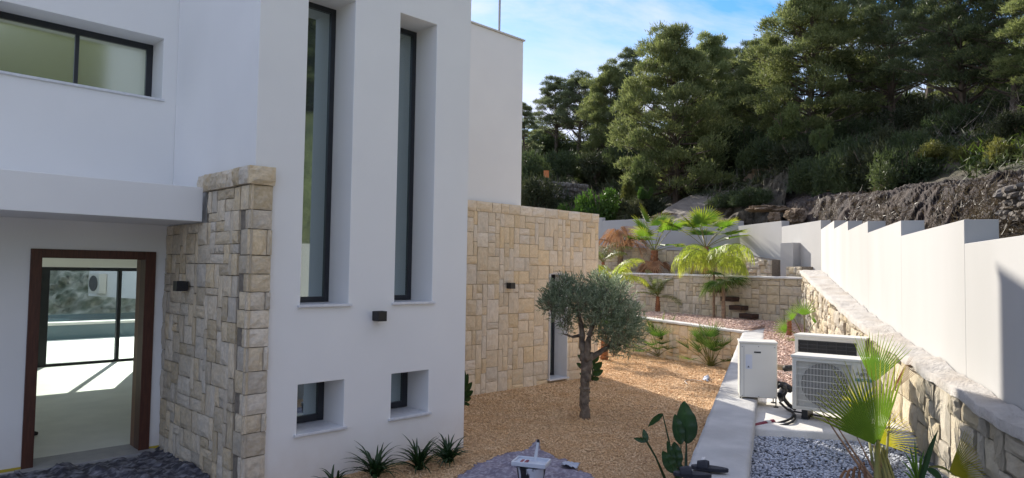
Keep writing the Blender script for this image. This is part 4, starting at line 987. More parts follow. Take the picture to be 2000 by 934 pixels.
# dry stone walls on the slope
def dry_wall(label, x0, y0, d0, x1, y1, d1, hpx, seed, n=(9, 7)):
    a = D(x0, y0, d0); c = D(x1, y1, d1); ang = math.atan2(c.y-a.y, c.x-a.x); W = (c-a).xy.length; H = hpx/F_PX*d0
    t = thing('dry_stone_wall', label, 'wall', a, ang); g = random.Random(seed)
    b = MB(); b.box((0, .15, -.3), (W, .8, H*.96)); b.build('wall_core', M['mortar_g'], t)
    nz, nx = n[1], n[0]; z = 0
    for j in range(nz):
        h = H/nz*g.uniform(.85, 1.15); x = g.uniform(-.1, 0)
        while x < W:
            wd = W/nx*g.uniform(.6, 1.5); o = bpy.data.objects.new('stone', BOULD[g.randrange(4)]); COL.objects.link(o); o.parent = t
            o.location = (x+wd/2, g.uniform(.02, .16), z+h/2); o.scale = (wd*.56, .16, h*.66); o.rotation_euler = (g.uniform(-.2, .2), g.uniform(-.12, .12), g.uniform(-.2, .2)); x += wd
        z += h
BOULD = []
for s in range(4):
    bm = bmesh.new(); bmesh.ops.create_icosphere(bm, subdivisions=2, radius=1)
    for v in bm.verts:
        c = v.co.copy(); v.co = Vector([max(-.82, min(.82, q)) for q in c])*(1+.25*noise.noise(c*1.3+Vector((s*9, 0, 0))))
    me = bpy.data.meshes.new('stone'); bm.to_mesh(me); bm.free(); me.materials.append(M['drys']); BOULD.append(me)
dry_wall('dry stone wall of grey boulders at the far right edge of the slope', 1956, 436, 9.6, 2060, 448, 8.4, 74, 3, (10, 6))
dry_wall('weathered dry stone terrace wall in the shade left of the mastic bush', 1052, 385, 40, 1150, 372, 42, 34, 4, (16, 4))
q = MB(); q.box((-.15, -.04, 0), (.15, .04, .42)); o = q.build('notice_board', M['orange']); o.location = D(1067, 347, 41); o.rotation_euler = (0, 0, R(YAW-90)); tag(o, 'small orange board in the dark wood left of the pines', 'board')
ht = D(1135, 300, 62); hh = thing('hut', 'dark low hut with a pitched clay roof on the crest between the pines', 'hut', ht-Vector((0, 0, 1.4)), R(YAW-60))
q = MB(); q.box((-2.2, -1.5, 0), (2.2, 1.5, 1.2)); q.build('wall', M['bark'], hh)
q = MB(); q.add([(-2.6, -1.8, 1.15), (2.6, -1.8, 1.15), (2.6, 1.8, 1.15), (-2.6, 1.8, 1.15), (-2.6, 0, 2.0), (2.6, 0, 2.0)], [(0, 1, 5, 4), (2, 3, 4, 5), (0, 4, 3), (1, 2, 5), (3, 2, 1, 0)]); rf = q.build('roof', M['clayroof'], hh)
q = MB(); q.box((.3, -.2, 1.6), (.7, .2, 2.3)); q.build('chimney', M['bark'], rf)

# ---- palms
def fan_leaf(b, base, dirv, up, L_, n=30, spread=1.75, droop=.15, split=.45, cup=.25, tone=0, g=random):
    """pleated fan with pointed split segments; b = MB"""
    a = Vector(dirv).normalized(); nrm_ = (Vector(up)-a*Vector(up).dot(a)).normalized(); s = a.cross(nrm_)
    dth = 2*spread/n
    for i in range(n):
        th = -spread+(i+.5)*dth; Ls = L_*(.72+.28*math.cos(th*.8))*g.uniform(.92, 1.05); c = a*math.cos(th)+s*math.sin(th)
        sd_ = c.cross(nrm_).normalized(); pts = []; tn = []
        dr = droop*g.uniform(.5, 1.7)
        for t, wf in ((.06, 1.0), (split, 1.0), (split+(1-split)*.45, .66), (.95, .2)):
            r = Ls*t; w2 = Ls*min(t, split)*math.tan(dth/2)*1.04*wf
            m_ = Vector(base)+c*r+nrm_*(cup*r*(abs(th)/spread)**1.3)-Vector((0, 0, dr*L_*max(0, t-.35)**2))
            pts += [m_-sd_*w2+nrm_*w2*.35, m_-nrm_*w2*.35, m_+sd_*w2+nrm_*w2*.35]; v = min(1, max(0, (t-.45)*1.6+tone)); tn += [v*.8, v*.6, v*.8]
        tip = Vector(base)+c*Ls+nrm_*(cup*Ls*(abs(th)/spread)**1.3)-Vector((0, 0, dr*L_*.5)); pts.append(tip); tn.append(min(1, .95+tone))
        fs = []
        for k in range(3):
            q = 3*k; fs += [(q, q+1, q+4, q+3), (q+1, q+2, q+5, q+4)]
        fs += [(9, 10, 12), (10, 11, 12)]; b.add(pts, fs, tn)
def petiole(p0, p1, sag, r0, r1, n=6):
    pts = [Vector(p0).lerp(Vector(p1), k/n)+Vector((0, 0, sag*math.sin(math.pi*k/n))) for k in range(n+1)]
    return pts, [r0+(r1-r0)*k/n for k in range(n+1)]
def frond_fan(parent, p0, p1, sag, L_, mat, g, n=30, spread=1.75, droop=.15, cup=.25, tone=0, up=None, r=.012, pmat='petiole', split=.45, out=None):
    pts, rr = petiole(p0, p1, sag, r*1.5, r); d = (pts[-1]-pts[-2]).normalized()
    if out: d = Vector(out).normalized()
    b = MB(); fan_leaf(b, pts[-1]-d*.02, d, up or (0, 0, 1), L_, n, spread, droop, split, cup, tone, g)
    o = b.build('frond', M[mat], parent, smooth=False); q = MB(); q.tube(pts, rr, 6); q.build('petiole', M[pmat], o)
    return o
def trunk_mesh(b, base, top, r0, r1, g, rings=16, bulge=.15):
    pts = []; rr = []
    for k in range(rings+1):
        t = k/rings; pts.append(Vector(base).lerp(Vector(top), t)+Vector((g.uniform(-.006, .006), g.uniform(-.006, .006), 0))); rr.append((r0+(r1-r0)*t)*(1+(.10 if k % 2 else -.06)))
    b.tube(pts, rr, 9)
def fan_palm(label, base, hgt, leaves, L_, mat, seed, r=.07, tmat='bark_p', el=(20, 75), pet=.5, n=26, deadn=0, name='fan_palm', droop=.25, skirt=None):
    g = random.Random(seed); t = thing(name, label, 'palm', base, g.random()*6.3*0)
    if hgt > .05:
        b = MB(); trunk_mesh(b, (0, 0, -.05), (0, 0, hgt), r*1.15, r*.8, g); b.build('trunk', M[tmat], t)
    for k in range(leaves+deadn):
        dead = k >= leaves; az = k*2.399+g.uniform(-.3, .3); e = R(g.uniform(*el)) if not dead else R(g.uniform(-65, -35))
        d = Vector((math.cos(az)*math.cos(e), math.sin(az)*math.cos(e), math.sin(e))); ln = pet*g.uniform(.75, 1.2)*(.6 if dead else 1)
        p0 = Vector((0, 0, hgt-.05-(.08 if dead else 0))); p1 = p0+d*ln
        up_ = Vector((-math.cos(az)*math.sin(e), -math.sin(az)*math.sin(e), math.cos(e)))
        frond_fan(t, p0, p1, .05*ln, L_*g.uniform(.8, 1.1)*(.8 if dead else 1), 'dead' if dead else mat, g, n=n, droop=.9 if dead else droop, cup=.2, tone=g.uniform(-.2, .15), up=up_, r=.009, pmat='petiole_b' if dead else 'petiole')
    return t
def feather_frond(parent, p0, az, e0, ln, mat, g, nleaf=26, leafl=.35, w=.011, bend=1.7, droop=.9, pmat='petiole', twist=.3):
    """arching pinnate frond"""
    pts = [Vector(p0)]; e = R(e0); n = 12
    for k in range(n):
        st = ln/n; pts.append(pts[-1]+Vector((math.cos(az)*math.cos(e), math.sin(az)*math.cos(e), math.sin(e)))*st); e -= bend/n*(.5+k/n)
    b = MB()
    for k in range(nleaf*2):
        t = .16+.82*(k//2)/nleaf; i = min(n-1, int(t*n)); f = t*n-i; p = pts[i].lerp(pts[i+1], f); tg = (pts[i+1]-pts[i]).normalized()
        sd_ = tg.cross(Vector((0, 0, 1))).normalized()*(1 if k % 2 else -1); L2 = leafl*math.sin(math.pi*min(.97, .18+t*.78))**.7*g.uniform(.85, 1.1)
        d = (sd_*.9+tg*.55+Vector((0, 0, twist*g.uniform(.3, 1)))).normalized(); wv = tg.cross(d).cross(d).normalized() if False else tg
        q0 = p; q1 = p+d*L2*.45-Vector((0, 0, droop*L2*.10)); q2 = p+d*L2*.8-Vector((0, 0, droop*L2*.38)); q3 = p+d*L2*.95-Vector((0, 0, droop*L2*.75)); ww_ = w
        b.add([q0-tg*ww_*.4, q0+tg*ww_*.4, q1-tg*ww_, q1+tg*ww_, q2-tg*ww_*.8, q2+tg*ww_*.8, q3], [(0, 1, 3, 2), (2, 3, 5, 4), (4, 5, 6)], [.1, .1, .3, .3, .6, .6, .9])
    o = b.build('frond', M[mat], parent); q = MB(); q.tube(pts, [.012*(1-.8*k/n)+.002 for k in range(n+1)], 5, cap=False); q.build('midrib', M[pmat], o)
def feather_palm(label, base, hgt, leaves, ln, mat, seed, r=.05, tmat='bark_p', el=(35, 80), leafl=.3, bend=1.7, droop=.9, nleaf=26, name='feather_palm', azs_=None, w=.011):
    g = random.Random(seed); t = thing(name, label, 'palm', base, 0)
    if hgt > .05:
        b = MB(); trunk_mesh(b, (0, 0, -.05), (0, 0, hgt), r*1.2, r*.8, g); b.build('trunk', M[tmat], t)
    for k in range(leaves):
        az = azs_[k % len(azs_)]+g.uniform(-.25, .25) if azs_ else k*2.399+g.uniform(-.3, .3)
        feather_frond(t, (0, 0, hgt-.04), az, g.uniform(*el), ln*g.uniform(.8, 1.15), mat, g, nleaf, leafl, w, bend, droop)
    return t
vw = R(YAW)   # directions as seen: right = vw-90deg
RGT, LFT, AWAY, TOW = vw-math.pi/2, vw+math.pi/2, vw, vw+math.pi
bed = lambda x, d, z=2.34: (lambda p: Vector((p.x, p.y, z)))(D(x, 500, d))
def at_h(x, y, z): return G(x, y, z)
# fan palms on the upper terrace
fan_palm('fan palm with reddish stem on the upper terrace, left of its twin', bed(1278, 24.6), .95, 11, .85, 'fan', 21, r=.15, pet=.95, el=(5, 75), n=24, deadn=3)
fan_palm('fan palm on the upper terrace, right of its twin, half behind a drooping feather palm', bed(1378, 23.4), 1.05, 12, .85, 'fan', 25, r=.12, pet=.95, el=(0, 78), n=24, deadn=3)
# dried-up palm
t = thing('dead_palm', 'withered brown palm with hanging dry leaves on the upper terrace', 'palm', bed(1212, 25.6)); g = random.Random(4)
b = MB(); trunk_mesh(b, (0, 0, -.05), (0, 0, 1.0), .13, .1, g); b.build('trunk', M['bark_d'], t)
for k in range(13):
    az = k*2.4; e = R(g.uniform(20, 75)); ln = g.uniform(.6, 1.0); p0 = Vector((0, 0, .95)); p1 = p0+Vector((math.cos(az)*math.cos(e), math.sin(az)*math.cos(e), math.sin(e)))*ln
    frond_fan(t, p0, p1, .1, g.uniform(.55, .75), 'dead', g, n=16, spread=.9, droop=1.1, cup=.5, tone=g.uniform(-.3, .2), up=(0, 0, 1), r=.012, pmat='petiole_b', out=(math.cos(az), math.sin(az), -1.1))
# feather palms by the middle wall
feather_palm('drooping yellow-green feather palm beside the end of the buff stone wing', at_h(1196, 628, PKZ), 1.0, 9, 1.25, 'feather', 31, r=.07, el=(40, 85), leafl=.34, bend=2.0, droop=1.0, nleaf=30)
feather_palm('second feather palm in the tangle left of the withered palm', bed(1178, 24.8), .5, 7, 1.2, 'feather_d', 32, r=.07, el=(40, 85), leafl=.42, bend=1.6, nleaf=28)
feather_palm('large drooping yellow-green feather palm in front of the right-hand fan palm', Vector((*at_h(1394, 622, PKZ)[:2], PKZ)), 1.5, 10, 1.6, 'feather', 33, r=.035, tmat='bark_d', el=(50, 88), leafl=.42, bend=3.4, droop=2.2, nleaf=32, azs_=[LFT, RGT-.3, LFT+.5, TOW, RGT+.5, AWAY, LFT-.4, TOW+.5, RGT], w=.013)
feather_palm('small date palm with arching fronds on the pink gravel', at_h(1286, 610, PKZ), .52, 16, 1.15, 'feather_d', 34, r=.10, el=(10, 80), leafl=.26, bend=1.2, droop=.5, nleaf=28)
fan_palm('slim-stemmed fan palm with a shaggy dark crown near the timber steps', at_h(1413, 624, PKZ), 1.12, 12, .55, 'cham', 35, r=.055, tmat='bark_d', pet=.28, el=(-20, 40), n=22, droop=.8)
fan_palm('young bright fan palm by the long retaining wall behind the heat pumps', at_h(1541, 662, 1.06), .42, 0, .6, 'fan_lit', 36, r=.06, pet=.5)
yp = thing('fan_palm', 'second young fan palm with bright spread leaves just right of the red-stemmed one', 'palm', at_h(1572, 672, 1.03)); g = random.Random(8)
for k, (az, e, ln, L2, sp) in enumerate(((LFT, 38, .50, .36, 1.3), (LFT+.3, 62, .62, .32, 1.2), (AWAY, 86, .62, .42, 1.2), (RGT, 38, .40, .30, 1.3), (RGT+.3, 60, .52, .28, 1.2), (TOW-.9, 12, .32, .34, .9), (LFT+.9, 20, .3, .26, 1.2))):
    e = R(e); d = Vector((math.cos(az)*math.cos(e), math.sin(az)*math.cos(e), math.sin(e)))
    frond_fan(yp, (0, 0, 0), d*ln, .06, L2, 'fan_lit', g, split=.3, n=13, spread=sp, droop=.15, cup=.15, tone=-.2, up=(math.cos(TOW), math.sin(TOW), .5), r=.009)
# dwarf fan palms in front of the low wall
def dwarf(label, base, seed, H=.75):
    g = random.Random(seed); t = thing('dwarf_palm', label, 'palm', base)
    for k in range(34):
        az = k*2.399+g.uniform(-.2, .2); e = R(g.uniform(8, 85)); d = Vector((math.cos(az)*math.cos(e), math.sin(az)*math.cos(e), math.sin(e))); ln = H*g.uniform(.45, .8)
        up_ = Vector((-math.cos(az)*math.sin(e), -math.sin(az)*math.sin(e), math.cos(e)))
        frond_fan(t, (g.uniform(-.05, .05), g.uniform(-.05, .05), 0), d*ln, .03, H*g.uniform(.35, .5), 'cham', g, n=13, spread=1.25, droop=.1, cup=.3, tone=g.uniform(-.2, .3), up=up_, r=.005, split=.25)
dwarf('left dwarf fan palm against the low stone wall', at_h(1287, 697, GZ), 3, 1.12)
dwarf('right dwarf fan palm nearest the concrete strip', at_h(1388, 716, GZ), 4, 1.02)
fan_palm('fan palm with twin orange fibrous stems glimpsed behind the olive trunk', at_h(1180, 703, GZ), .62, 7, .6, 'fan', 41, r=.10, pet=.45, el=(15, 60), n=20)

# ---- front right: large young fan palm and the spiky one beside it
fp = thing('fan_palm', 'large young fan palm in the foreground with yellow-tipped leaves before the heat pumps', 'palm', G(1738, 965, BLZ)); g = random.Random(12)
FPd = fp.location.x*FW[0]+fp.location.y*FW[1]
def loc(x, y, d): return D(x, y, d)-fp.location
tow_up = (-c_fw+Vector((0, 0, .35)))
def ff(x0, y0, x1, y1, dd, tx, ty, L2, mat, n, sp, **k):
    hub = loc(x1, y1, FPd+dd); tip = loc(tx, ty, FPd+dd+k.pop('td', 0)); d = tip-hub
    return frond_fan(fp, loc(x0, y0, FPd+(.35 if dd > 1 else 0)), hub, k.pop('sag', .02), d.length if L2 is None else L2, mat, g, n=n, spread=sp, up=tow_up, out=d, **k)
ff(1712, 960, 1714, 868, .80, 1640, 706, None, 'fan', 27, .76, droop=.02, cup=.12, tone=-.02, r=.016, split=.52)
ff(1716, 960, 1716, 862, .92, 1794, 832, None, 'fan_gold', 16, .72, droop=.05, cup=.1, tone=-.1, r=.012, split=.3)
ff(1720, 960, 1706, 745, 1.5, 1720, 644, None, 'fan_lit', 20, .66, droop=.0, cup=.15, tone=-.1, r=.009, split=.45)
ff(1726, 960, 1742, 764, 1.45, 1790, 690, None, 'dead', 14, .22, droop=.1, cup=.3, tone=-.7, r=.008, split=.3)
ff(1712, 960, 1690, 812, 1.5, 1668, 742, None, 'fan_gold', 16, .7, droop=.0, cup=.15, tone=0, r=.009, split=.4)
for (x0, y0, x1, y1) in ((1735, 985, 1600, 796), (1740, 985, 1622, 812), (1745, 985, 1668, 842), (1752, 985, 1705, 862)):
    pts, rr = petiole(loc(x0, y0, FPd-.05), loc(x1, y1, FPd+.9), -.02, .017, .003); q = MB(); q.tube(pts, rr, 6); q.build('dry_stalk', M['petiole_b'], fp)
for (x0, y0, x1, y1) in ((1730, 990, 1706, 872), (1742, 990, 1712, 868), (1752, 990, 1716, 866), (1762, 1000, 1724, 872)):
    pts, rr = petiole(loc(x0, y0, FPd-.05), loc(x1, y1, FPd+.97), .015, .026, .010); q = MB(); q.tube(pts, rr, 7); q.build('petiole', M['petiole'], fp)
for k in range(5):
    pts, rr = petiole(loc(1690-12*k, 934, FPd), loc(1686-6*k, 905+7*k, FPd+.05), .05, .012, .004); q = MB(); q.tube(pts, rr, 5); q.build('dry_stalk', M['dead'], fp)
sp_ = thing('fan_palm', 'dark spiky young palm at the bottom edge, right of the large fan palm', 'palm', G(1800, 1010, BLZ)); g = random.Random(77)
SPd = sp_.location.x*FW[0]+sp_.location.y*FW[1]
def blade(parent, x0, y0, x1, y1, d0, d1, w_, mat, name='leaf', bow=.03):
    a = D(x0, y0, d0)-parent.location; c = D(x1, y1, d1)-parent.location; ax = (c-a); s = ax.cross(c_fw).normalized(); n_ = 7; V = []; b = MB()
    for k in range(n_+1):
        t = k/n_; w2 = w_*(.5+1.1*math.sin(math.pi*min(1, t*.9+.08)))*(1-t)**.45*.6; p = a.lerp(c, t)+Vector((0, 0, bow*math.sin(math.pi*t)))
        V += [p-s*w2, p+c_fw*w2*.35, p+s*w2]
    b.add(V, [f for k in range(n_) for f in ((3*k, 3*k+1, 3*k+4, 3*k+3), (3*k+1, 3*k+2, 3*k+5, 3*k+4))]); b.build(name, M[mat], parent)
for x1, y1, w_ in ((1765, 880, .012), (1775, 868, .012), (1786, 858, .013), (1797, 885, .013), (1806, 876, .012), (1833, 838, .030), (1818, 868, .014), (1758, 898, .010), (1760, 920, .01)):
    blade(sp_, 1795+g.uniform(-5, 5), 955, x1, y1, SPd, SPd+.1, w_, 'strel' if w_ > .02 else 'fan')
for x0, y0, x1, y1, w_ in ((1815, 912, 1870, 934, .012), (1812, 915, 1850, 960, .03)): blade(sp_, x0, y0, x1, y1, SPd+.05, SPd, w_, 'petiole' if w_ < .02 else 'strel')
hub = D(1852, 926, SPd+.1)-sp_.location; tip = D(1918, 890, SPd+.25)-sp_.location
b = MB(); fan_leaf(b, hub, tip-hub, tow_up, (tip-hub).length*1.08, 20, .62, .03, .35, .12, -.05, g); b.build('frond', M['fan_gold'], sp_)

# ---- olive tree
ob_ = at_h(1143, 817, GZ); ol = thing('olive_tree', 'olive tree with knotted forked trunk standing in the gold gravel', 'olive tree', ob_)
dO = ob_.x*FW[0]+ob_.y*FW[1]
def ol_(x, y, dd=0): return D(x, y, dO+dd)-ob_
b = MB(); g = random.Random(3)
def limb(pts, r0, r1, n=10):
    P = [ol_(*p) for p in pts]; out = []
    for a, c in zip(P, P[1:]):
        for k in range(5): out.append(a.lerp(c, k/5)+Vector((g.uniform(-.008, .008), g.uniform(-.008, .008), 0)))
    out.append(P[-1]); m_ = len(out)-1; b.tube(out, [(r0+(r1-r0)*k/m_)*(1+.07*math.sin(k*1.9)+g.uniform(-.05, .05)) for k in range(m_+1)], n)
limb([(1143, 822, 0), (1141, 770, 0), (1143, 722, 0), (1140, 690, .02)], .080, .060)
limb([(1147, 745, -.03), (1151, 705, -.02), (1157, 690, 0)], .055, .05)
limb([(1141, 705, .02), (1137, 670, .05), (1136, 640, .05), (1128, 600, 0)], .062, .03)
limb([(1146, 705, -.02), (1149, 665, -.05), (1156, 640, -.1), (1172, 600, -.15)], .055, .025)
limb([(1154, 700, 0), (1172, 688, .02), (1190, 676, .05), (1206, 650, .1)], .05, .025)
limb([(1190, 678, .05), (1215, 672, .1), (1235, 655, .15)], .03, .012)
limb([(1137, 655, .05), (1118, 658, 0), (1100, 652, -.05)], .03, .010)
limb([(1128, 605, 0), (1100, 585, .1), (1085, 575, .2)], .025, .008)
limb([(1172, 605, -.15), (1180, 575, -.2), (1190, 560, -.2)], .025, .008)
limb([(1206, 652, .1), (1225, 610, .2), (1230, 585, .25)], .022, .008)
for k in range(26):
    h = g.uniform(.1, 1.0); th = g.uniform(0, 6.3); p = ol_(1142, 822-h*120); r = .068
    c = p+Vector((math.cos(th)*r, math.sin(th)*r, 0)); b.tube([c-Vector((0, 0, .02)), c, c+Vector((0, 0, .02))], [.010, .024, .010], 5, cap=True)
b.build('trunk', M['bark_o'], ol, smooth=True)
gg = np.random.default_rng(44); blobs = []
# silhouette of the crown: (column, row, depth offset, radius in px)
for x, y, dd, r in ((1108, 590, 0, 34), (1085, 575, .1, 24), (1080, 598, -.1, 22), (1110, 565, .2, 26), (1135, 590, -.2, 32), (1102, 618, -.15, 22), (1150, 610, .2, 30), (1170, 560, 0, 28), (1190, 575, -.2, 34), (1180, 610, -.3, 36), (1205, 600, .2, 36),
        (1225, 615, -.1, 30), (1215, 645, -.2, 34), (1190, 650, -.25, 28), (1238, 650, .1, 24), (1230, 670, 0, 20), (1165, 640, .3, 24), (1206, 565, .1, 22), (1160, 585, .4, 30), (1130, 560, .1, 18), (1240, 630, .2, 20), (1202, 672, 0, 18), (1065, 600, 0, 11), (1072, 580, 0, 11), (1098, 550, .1, 12), (1168, 545, 0, 12), (1200, 690, 0, 8), (1108, 640, .2, 12), (1215, 625, .5, 32), (1180, 590, .5, 32)):
    c = np.array(ol_(x, y, dd)); rr_ = r/F_PX*dO*.93; blobs.append((c, rr_))
Vs = []
for c, rr_ in blobs:
    n = int(190*(rr_/.25)**2)+22; u = gg.normal(0, 1, (n, 3)); u /= np.linalg.norm(u, axis=1)[:, None]; P = c+u*rr_*(gg.uniform(0, 1, (n, 1))**.5)*gg.uniform(.85, 1.28, (n, 1))
    d = u*.8+np.array([0, 0, .55])+gg.normal(0, .25, (n, 3)); d /= np.linalg.norm(d, axis=1)[:, None]
    # each twig: 5 leaves
    for q in range(4):
        dd = d+gg.normal(0, .55, (n, 3)); dd /= np.linalg.norm(dd, axis=1)[:, None]; S = np.cross(dd, gg.normal(0, 1, (n, 3))); S /= np.linalg.norm(S, axis=1)[:, None]
        L2 = gg.uniform(.055, .105, (n, 1)); B = P+d*(q*.022); Vs.append(np.stack([B, B+dd*L2*.5+S*.0075, B+dd*L2, B+dd*L2*.5-S*.0075], 1).reshape(-1, 3))
V = np.vstack(Vs); me = np_mesh('crown', V, np.arange(len(V)).reshape(-1, 4), np.repeat(gg.random(len(V)//4)**2, 4)); link('crown', me, M['olive'], ol)
b = MB()
for c, rr_ in blobs:
    for k in range(7):
        a = Vector(c)+Vector([g.uniform(-.5, .5)*rr_ for _ in range(3)])-Vector((0, 0, rr_*.6)); e = a+Vector([g.uniform(-.8, .8)*rr_ for _ in range(2)]+[rr_*1.1]); b.tube([a, e], [.006, .002], 4, cap=False)
b.build('twigs', M['bark_o'], ol)

# ---- bird of paradise and other broad leaved plants
def paddle(parent, base, tip, wdt, mat='strel', fold=.25, curl=.1, face=None, pet=None):
    """broad leaf from base to tip; pet = start of its stalk"""
    a, c = Vector(base), Vector(tip); ax = c-a; fc = Vector(face) if face else -c_fw; s = ax.cross(fc).normalized(); nn = s.cross(ax).normalized(); b = MB(); n_ = 10; V = []; T = []
    for k in range(n_+1):
        t = k/n_; w2 = wdt*math.sin(math.pi*min(1, (t*.97+.015)**.8))**.75; p = a+ax*t-Vector((0, 0, curl*t*t*ax.length))
        for q in (-1, -.5, 0, .5, 1): V.append(p+s*w2*q+nn*(abs(q)*fold*w2)+nn*.006*math.sin(k*2.1+q)); T.append(.5 if q == 0 else 0)
    b.add(V, [(5*k+i, 5*k+i+1, 5*k+i+6, 5*k+i+5) for k in range(n_) for i in range(4)], T); o = b.build('leaf', M[mat], parent, smooth=True)
    if pet is not None:
        q = MB(); P0 = Vector(pet); q.tube([P0, P0.lerp(a, .55)+Vector((0, 0, .03)), a, a+ax*.9-Vector((0, 0, curl*.8*ax.length))], [.013, .010, .007, .003], 6); q.build('stalk', M[mat], o)
    return o
bs = G(1322, 944, GZ); bop = thing('bird_of_paradise', 'bird of paradise plant with big dark paddle leaves beside the concrete strip', 'plant', bs); bd = bs.x*FW[0]+bs.y*FW[1]
lb = lambda x, y, dd=0: D(x, y, bd+dd)-bs
for (x0, y0, x1, y1, w_, dd, px_) in ((1340, 862, 1336, 782, 20, .15, 1338), (1330, 868, 1318, 808, 12, .1, 1330), (1341, 866, 1354, 806, 15, .2, 1341), (1322, 912, 1317, 862, 13, -.05, 1322), (1318, 916, 1303, 860, 7, -.1, 1320),
                                 (1318, 924, 1294, 880, 12, -.15, 1322), (1294, 808, 1266, 828, 6, .1, 1318), (1264, 862, 1238, 856, 5, 0, 1300), (1263, 864, 1257, 838, 6, 0, 1302), (1326, 936, 1330, 905, 8, -.1, 1324)):
    st = lb(px_, 940, 0) if y0 > 840 or x0 > 1300 else lb(1322, 938)
    paddle(bop, lb(x0, y0, dd), lb(x1, y1, dd+.05), w_/F_PX*bd, curl=.02 if y1 < y0 else .15, pet=st)
def broad(label, x, y, z, leaves, seed, name='broadleaf_plant'):
    p = G(x, y, z); t = thing(name, label, 'plant', p); d0 = p.x*FW[0]+p.y*FW[1]; l_ = lambda u, v, dd: D(u, v, d0+dd)-p; g = random.Random(seed)
    for (x0, y0, x1, y1, w_) in leaves: dd = g.uniform(-.12, .12); paddle(t, l_(x0, y0, dd), l_(x1, y1, dd-.05), w_/F_PX*d0, pet=l_(x, y, 0), curl=.05)
broad('bird of paradise clump behind the olive trunk against the stone wing', 1158, 744, GZ, [(1160, 722, 1176, 706, 7), (1158, 732, 1178, 722, 7), (1158, 742, 1170, 738, 6), (1152, 725, 1146, 700, 6), (1156, 715, 1160, 695, 6), (1142, 720, 1126, 708, 5), (1144, 705, 1128, 692, 5), (1158, 706, 1170, 694, 6), (1143, 735, 1132, 728, 4)], 3)
broad('dark glossy plant between the white facade and the stone wing', 908, 792, GZ, [(905, 762, 914, 728, 6), (906, 768, 922, 745, 6), (907, 775, 924, 762, 6), (907, 782, 920, 776, 5), (903, 765, 900, 735, 6), (906, 788, 918, 790, 4), (905, 758, 908, 722, 5)], 4)
def lily(label, x, y, wpx, seed, n=60, z=GZ):
    p = G(x, y, z); d0 = p.x*FW[0]+p.y*FW[1]; Rr = wpx*.55/F_PX*d0; t = thing('agapanthus', label, 'plant', p, 0, 'strap-leaved clumps along the facade'); g = random.Random(seed)
    for k in range(n):
        az = k*2.399; e = R(g.uniform(28, 84)); ln = Rr*g.uniform(1.25, 1.95); b = MB(); pts = [Vector((g.uniform(-.03, .03), g.uniform(-.03, .03), 0))]; m_ = 7
        for q in range(m_): pts.append(pts[-1]+Vector((math.cos(az)*math.cos(e), math.sin(az)*math.cos(e), math.sin(e)))*ln/m_); e -= g.uniform(.08, .30)*(.6+q*.12)
        s = Vector((-math.sin(az), math.cos(az), 0)); V = []
        for q, pp in enumerate(pts): w2 = .015*(1-(q/m_)**2.2)+.001; V += [pp-s*w2+Vector((0, 0, w2*.5)), pp, pp+s*w2+Vector((0, 0, w2*.5))]
        b.add(V, [f for q in range(m_) for f in ((3*q, 3*q+1, 3*q+4, 3*q+3), (3*q+1, 3*q+2, 3*q+5, 3*q+4))]); b.build('leaf', M['lily'], t)
lily('strap-leaved clump nearest the corner of the white facade', 874, 904, 66, 1)
lily('strap-leaved clump second from the facade corner', 818, 918, 78, 2)
lily('strap-leaved clump third from the facade corner', 733, 932, 80, 3)
lily('strap-leaved clump furthest left, cut by the bottom edge', 652, 950, 56, 4, 20)

# ------------------------------------------------------------------ equipment and small things
# slim white cabinet on feet
CA, CB_ = G(1444, 787, 1.0), None
cdir = Vector((math.cos(R(-60)), math.sin(R(-60)), 0)); cnr = Vector((-cdir.y, cdir.x, 0))   # along the front, and away from the eye
cab = thing('equipment_cabinet', 'slim white steel cabinet standing on short feet at the edge of the concrete strip', 'cabinet', Vector((7.62, 3.82, 1.0)), R(-60))
q = MB(); q.box((0, .004, .07), (.415, .33, .70)); q.build('body', M['ac'], cab, bevel=.008)
q = MB(); q.box((.012, -.008, .075), (.403, .004, .675)); fpn = q.build('front_panel', M['ac'], cab, bevel=.004)
q = MB(); q.box((-.006, -.012, .695), (.421, .336, .715)); q.build('lid', M['ac'], cab, bevel=.005)
q = MB(); q.box((.16, -.0105, .585), (.235, -.0075, .603)); q.build('handle', M['ac_in'], fpn)
q = MB(); q.box((.068, -.0105, .40), (.14, -.0075, .565)); st = q.build('sticker', M['paper'], fpn)
q = MB(); q.add([(.085, -.0115, .415), (.112, -.0115, .415), (.0985, -.0115, .438)], [(0, 1, 2)]); q.build('warning_mark', M['ink'], fpn)
q = MB()
for x, z in ((.03, .655), (.21, .66), (.385, .655), (.03, .09), (.385, .09), (.21, .085)): q.box((x-.004, -.011, z-.004), (x+.004, -.0075, z+.004))
q.build('screws', M['ink'], fpn); q = MB(); q.box((.048, -.0095, .08), (.0505, -.0076, .665)); q.build('seam', M['ink'], fpn)
for x, y in ((.01, .02), (.40, .02), (.01, .31), (.40, .31)):
    q = MB(); zb = .0 if x < .2 else -.035; q.tube([(x, y, zb), (x, y, .075)], .007, 6); q.box((x-.025, y-.025, zb), (x+.025, y+.025, zb+.014)); q.build('foot', M['black'], cab)
